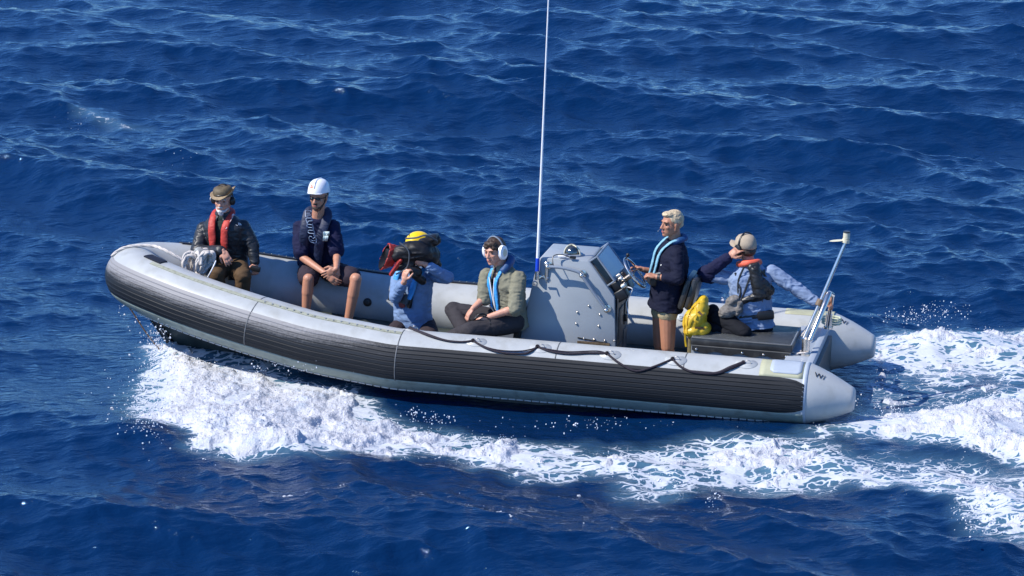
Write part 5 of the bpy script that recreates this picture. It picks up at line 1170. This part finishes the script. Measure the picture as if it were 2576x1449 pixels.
for f_ in (.080, .13, .168, .178): 
    w_ = {.080: .078, .13: .074, .168: .050, .178: .025}[f_]; rows.append([H(s * w_, f_ - .02 * abs(s) ** 2, .016 + .026 * (f_ - .08) / .1 - .014 * s * s + dz) for dz, ss_ in ((0, 1), (.005, -1)) for s in [ss_ * (-1 + 2 * k / 10) for k in range(11)]])
mb.rings(rows); mb.put('peak', M['cap'], cp_, 50)
mb = MB(); mb.ell(H(0, -.05, -.02), H.ax(.072, .058, .05)); place('hair', remesh(mb, .006, 1, (.003, 40, 4), 'hair'), M['hair_dk'], p.root)
em = earmuffs(p, 'black', 'black', r=.036, over=.148, w=.102)
# ================================================================== LOOSE GEAR
yb0 = A(1745, 850, y=-.30)
yb = thing('dry_bag', 'yellow bag slumped against the black helm backrest', 'bag', yb0)
mb = MB()
for (px, py, y, rx, ry, rz) in ((1750, 806, -.24, .095, .12, .12), (1760, 782, -.18, .080, .11, .11), (1766, 762, -.14, .055, .09, .075), (1744, 830, -.28, .085, .10, .06), (1766, 828, -.24, .078, .11, .07), (1735, 806, -.26, .060, .08, .11)):
    mb.ell(A(px, py, y=y), [(rx, 0, 0), (0, ry, 0), (rx * .25, 0, rz)])
me = remesh(mb, .007, 3, (.008, 10, 2), 'bag_body'); place('bag_body', me, M['yellowbag'], yb)
hb = surf(yb.children[0] if yb.children else bpy.data.objects['bag_body'])
mb = MB(); 
for dx in (0, 7): mb.tube([hb(1722 + dx, 838, .004), hb(1721 + dx, 815, .004), hb(1726 + dx, 790, .004), hb(1738 + dx, 772, .004), hb(1752 + dx, 762, .004)], .007, 8, smooth=5)
mb.put('zip', mat('yellow_zip', (.62, .36, .01), .5), yb)
mb = MB(); mb.tube([hb(1748, 825, .003), hb(1765, 826, .003), hb(1772, 827, .003)], .014, 6, flat=((0, 1, 0), .3)); mb.put('label', M['brownlabel'], yb)
mb = MB(); mb.tube([hb(1756, 785, .003), hb(1766, 795, .003)], .016, 8, flat=((0, 1, 0), .3)); mb.put('logo', M['brownlabel'], yb)
mb = MB(); mb.tube([hb(1732, 826, .006), hb(1740, 806, .010), hb(1752, 794, .008), hb(1748, 806, .008), hb(1756, 812, .008)], .012, 8, flat=((0, 1, 0), .5), smooth=4); mb.tube([hb(1724, 838, .0), A(1724, 856, y=-.34), A(1726, 872, y=-.34)], .009, 8, flat=((0, 1, 0), .5)); mb.put('strap', M['yellowbag'], yb)
gc0 = A(1840, 790, y=-.2)
gc = thing('cloth', 'crumpled mottled grey jacket tucked beside the seated man in the cap', 'clothing', gc0)
mb = MB(); mb.ell(A(1832, 782, y=-.14), [(.085, 0, .02), (0, .05, 0), (0, 0, .065)]); mb.ell(A(1842, 758, y=-.12), [(.06, 0, .0), (0, .05, 0), (.02, 0, .06)]); mb.ell(A(1858, 776, y=-.13), [(.04, 0, .0), (0, .05, 0), (.01, 0, .07)])
place('cloth_folds', remesh(mb, .007, 2, (.014, 12, 4), 'cloth_folds'), M['greyfleece'], gc)
bg = thing('camera_bag', 'soft black bag lying on the bench between yellow bag and seated man', 'bag', A(1800, 830, y=-.1))
mb = MB(); mb.ell(A(1800, 822, y=-.06), [(.11, 0, 0), (0, .12, 0), (0, 0, .06)]); mb.ell(A(1840, 832, y=-.10), [(.13, 0, 0), (0, .12, 0), (0, 0, .05)]); mb.ell(A(1792, 790, y=.0), [(.07, 0, 0), (0, .09, 0), (0, 0, .09)])
place('bag_body', remesh(mb, .008, 2, (.010, 12, 3), 'bag_body'), M['blacktrs'], bg)

# mooring rope: heap beside the man in the bow, and its run over the nose
def rope(name_part, pts, r, m, parent, tw=.30, k=6, strands=3):
    P, _ = crom([Vector(q) for q in pts], r, k); mb = MB(); L = 0; ph = []
    for i, q in enumerate(P):
        if i: L += (q - P[i - 1]).length
        ph.append(L / (r * 5) * 2 * math.pi * tw)
    for s in range(strands):
        out = []
        for i, q in enumerate(P):
            d = (P[min(i + 1, len(P) - 1)] - P[max(0, i - 1)]).normalized(); u = d.orthogonal().normalized() if i == 0 else (u - d * u.dot(d)).normalized(); v = d.cross(u); a = ph[i] + 2 * math.pi * s / strands; out.append(q + (u * math.cos(a) + v * math.sin(a)) * r * .5)
        mb.tube(out, r * .62, 7)
    return mb.put(name_part, m, parent, 180)
rh0 = A(500, 680, y=-.12)
rh = thing('mooring_rope', 'heaped white mooring rope beside the seated man in the bow', 'rope', rh0)
rr = random.Random(5)
for k in range(9):
    cx, cy = 478 + k * 5.5, 668 - k * 1.0; yy = -.10 + .03 * (k % 3); pts = []
    lean = -.25 + .09 * k; rx, rz = .045 + .012 * rr.random(), .095 + .02 * rr.random(); c0 = A(cx, cy, y=yy)
    for j in range(11): t = 2 * math.pi * j / 10; pts.append(c0 + Vector((rx * math.cos(t) + lean * rz * math.sin(t) * .8 + .012 * rr.random(), .05 * math.cos(t + k) + .02 * rr.random(), rz * math.sin(t) + .012 * rr.random())))
    rope('rope_coil', pts, .020, M['rope_w'], rh)
nose = [A(472, 664, y=-.12), A(445, 646, y=-.14), A(412, 628, y=-.12), A(385, 619, y=-.04)]
top = [tpt(half_i, a_, TR + .012) for half_i, a_ in ((half - 1, 84), (half - 1, 60), (half - 1, 40), (half - 1, 15), (half - 1, -10))]
rope('rope_run', nose + top[:3], .014, M['rope_w'], rh, k=10)
gcl = thing('cloth', 'pale grey cloth bundle hanging over the heaped rope', 'cloth', A(505, 640, y=-.05))
mb = MB(); mb.ell(A(508, 656, y=-.04), [(.065, 0, .0), (0, .06, 0), (-.03, 0, .12)]); mb.ell(A(498, 636, y=.0), [(.055, 0, .0), (0, .05, 0), (0, 0, .05)]); mb.ell(A(520, 680, y=-.02), [(.03, 0, .0), (0, .04, 0), (-.02, 0, .06)])
place('cloth_folds', remesh(mb, .007, 2, (.016, 12, 4), 'cloth_folds'), mat('grey_bundle', (.30, .31, .30), .85, var=.4, scale=22, bump=.003), gcl)
wc_ = thing('cord', 'thin white cord looping down beside the rope heap', 'cord', A(532, 668, y=-.15))
mb = MB(); mb.tube([A(543, 656, y=-.12), A(538, 668, y=-.16), A(530, 684, y=-.18), A(522, 698, y=-.18)], .006, 8, smooth=5); place('cord_line', mb.mesh('cord_line', 180), M['white'], wc_)
bl = thing('bow_line', 'frayed brown line trailing from under the bow into the spray', 'rope', A(328, 775, y=-.02))
rope('line', [A(322, 768, y=-.02), A(338, 792, y=-.0), A(360, 826, y=0), A(385, 860, y=0), A(408, 886, y=0), A(430, 905, y=.0)], .007, M['rope_b'], bl)
# phone in the bow man's hand, stern ropes
hr = thing('handheld_radio', 'small black handheld radio in the left hand of the man in the brimmed hat', 'radio', A(643, 674, y=.15))
mb = MB(); mb.box(A(643, 676, y=.13), (.045, .016, .024), rot=Matrix.Rotation(.15, 3, 'Y'), bev=.006); place('radio_body', mb.mesh('radio_body'), M['black'], hr)
srp = thing('stern_rope', 'pale rope coiled around the steel posts at the stern', 'rope', A(2010, 890, y=-.3))
rope('rope_turn', [A(1988, 906, y=-.38), A(1996, 894, y=-.39), A(2012, 888, y=-.41), A(2030, 887, y=-.41), A(2036, 884, y=-.34), A(2020, 882, y=-.31), A(2002, 888, y=-.36), A(1990, 884, y=-.36)], .008, M['rope_w'], srp)
for k in range(5): rope('rope_turn', [A(2012 + k * 5, 850 - k * 5, y=.05), A(2020 + k * 5, 836 - k * 6, y=.2), A(2032 + k * 5, 822 - k * 6, y=.34)], .008, M['rope_w'], srp) if k < 3 else None
M['rope_g'] = mat('pale_green_rope', (.50, .54, .40), .8, var=.2, scale=60)
srq = thing('stern_rope', 'pale green rope coil lying on the far end of the stern platform', 'rope', A(2090, 806, y=.4))
for k in range(3):
    c0 = A(2092, 812 - 6 * k, y=.42); rope('rope_turn', [c0 + Vector((.085 * math.cos(t), .07 * math.sin(t), 0)) for t in [2 * math.pi * j / 10 for j in range(11)]], .009, M['rope_g'], srq)

# ================================================================== SPRAY
def droplets(name, label, pts, sizes, seed):
    """many small blobs of water in one mesh"""
    r = np.random.default_rng(seed); n = len(pts)
    bm = bmesh.new(); bmesh.ops.create_icosphere(bm, subdivisions=1, radius=1); base = np.array([v.co[:] for v in bm.verts], np.float32); tri = np.array([[v.index for v in f.verts] for f in bm.faces], np.int32); bm.free()
    nb = len(base); sc = sizes[:, None] * r.uniform(.6, 1.5, (n, 3)); jit = 1 + r.uniform(-.25, .25, (n, nb, 1))
    co = (base[None] * jit * sc[:, None, :] + pts[:, None, :]).reshape(-1, 3).astype(np.float32); f = (tri[None] + (np.arange(n) * nb)[:, None, None]).reshape(-1, 3).astype(np.int32)
    me = bpy.data.meshes.new(name); me.vertices.add(len(co)); me.vertices.foreach_set('co', co.ravel()); me.loops.add(f.size); me.loops.foreach_set('vertex_index', f.ravel()); me.polygons.add(len(f)); me.polygons.foreach_set('loop_start', np.arange(0, f.size, 3, dtype=np.int32)); me.polygons.foreach_set('use_smooth', np.ones(len(f), bool)); me.update(calc_edges=True)
    o = link(name, me, M['drop']); return tag(o, label, 'spray', kind='stuff')
M['drop'] = mat('spray_white', (.70, .72, .76), .25, var=.02, spec=.8)
def cloud(px, py, sx, sy, n, z0, z1, seed, smin=.0025, smax=.0085, pw=2.5, keepz=None):
    r = np.random.default_rng(seed); out = []; sz = []
    for k in range(n):
        a, b = r.normal(px, sx), r.normal(py, sy); z = r.uniform(z0, z1); w = W(a, b, z); out.append((w.x, w.y + r.uniform(-.15, .15), z)); sz.append(smin + (smax - smin) * r.random() ** pw)
    return out, sz
P_, Z_ = [], []
for args in ((380, 960, 22, 60, 420, .05, .45, 1), (372, 1040, 30, 25, 300, .03, .25, 2), (400, 860, 16, 28, 200, .3, .6, 3), (330, 1010, 40, 40, 110, .03, .3, 4), (345, 800, 25, 25, 16, .4, .7, 5), (300, 775, 14, 8, 10, .4, .6, 6), (560, 1125, 40, 14, 160, .02, .08, 7), (230, 1052, 35, 6, 40, .02, .04, 8),
             (1040, 1040, 16, 10, 40, .05, .2, 9), (1110, 1055, 20, 8, 40, .05, .15, 10), (2360, 780, 45, 10, 110, .08, .3, 11), (2280, 800, 40, 8, 80, .06, .25, 12), (1700, 1200, 60, 14, 120, .02, .08, 13), (1790, 1250, 14, 25, 30, .02, .05, 14), (2460, 1290, 30, 25, 160, .03, .15, 15),
             (2230, 1015, 50, 10, 50, .05, .2, 16), (1190, 1110, 60, 12, 60, .02, .06, 17), (1500, 1065, 120, 8, 70, .02, .07, 18), (700, 925, 70, 8, 60, .25, .4, 19), (310, 650, 22, 14, 12, .7, .8, 20), (190, 300, 28, 14, 14, .05, .15, 21), (450, 395, 24, 12, 9, .05, .12, 22), (1140, 1255, 12, 6, 8, .02, .04, 23), (2270, 940, 50, 20, 60, .03, .08, 24)):
    q, s = cloud(*args); P_ += q; Z_ += s
P_ += [tuple(v) for v in FOAMPTS]; Z_ += list(.002 + .004 * np.random.default_rng(4).random(len(FOAMPTS)) ** 2)
droplets('spray', 'white water droplets flying off the bow wave and wake', np.array(P_, np.float32), np.array(Z_, np.float32), 3)
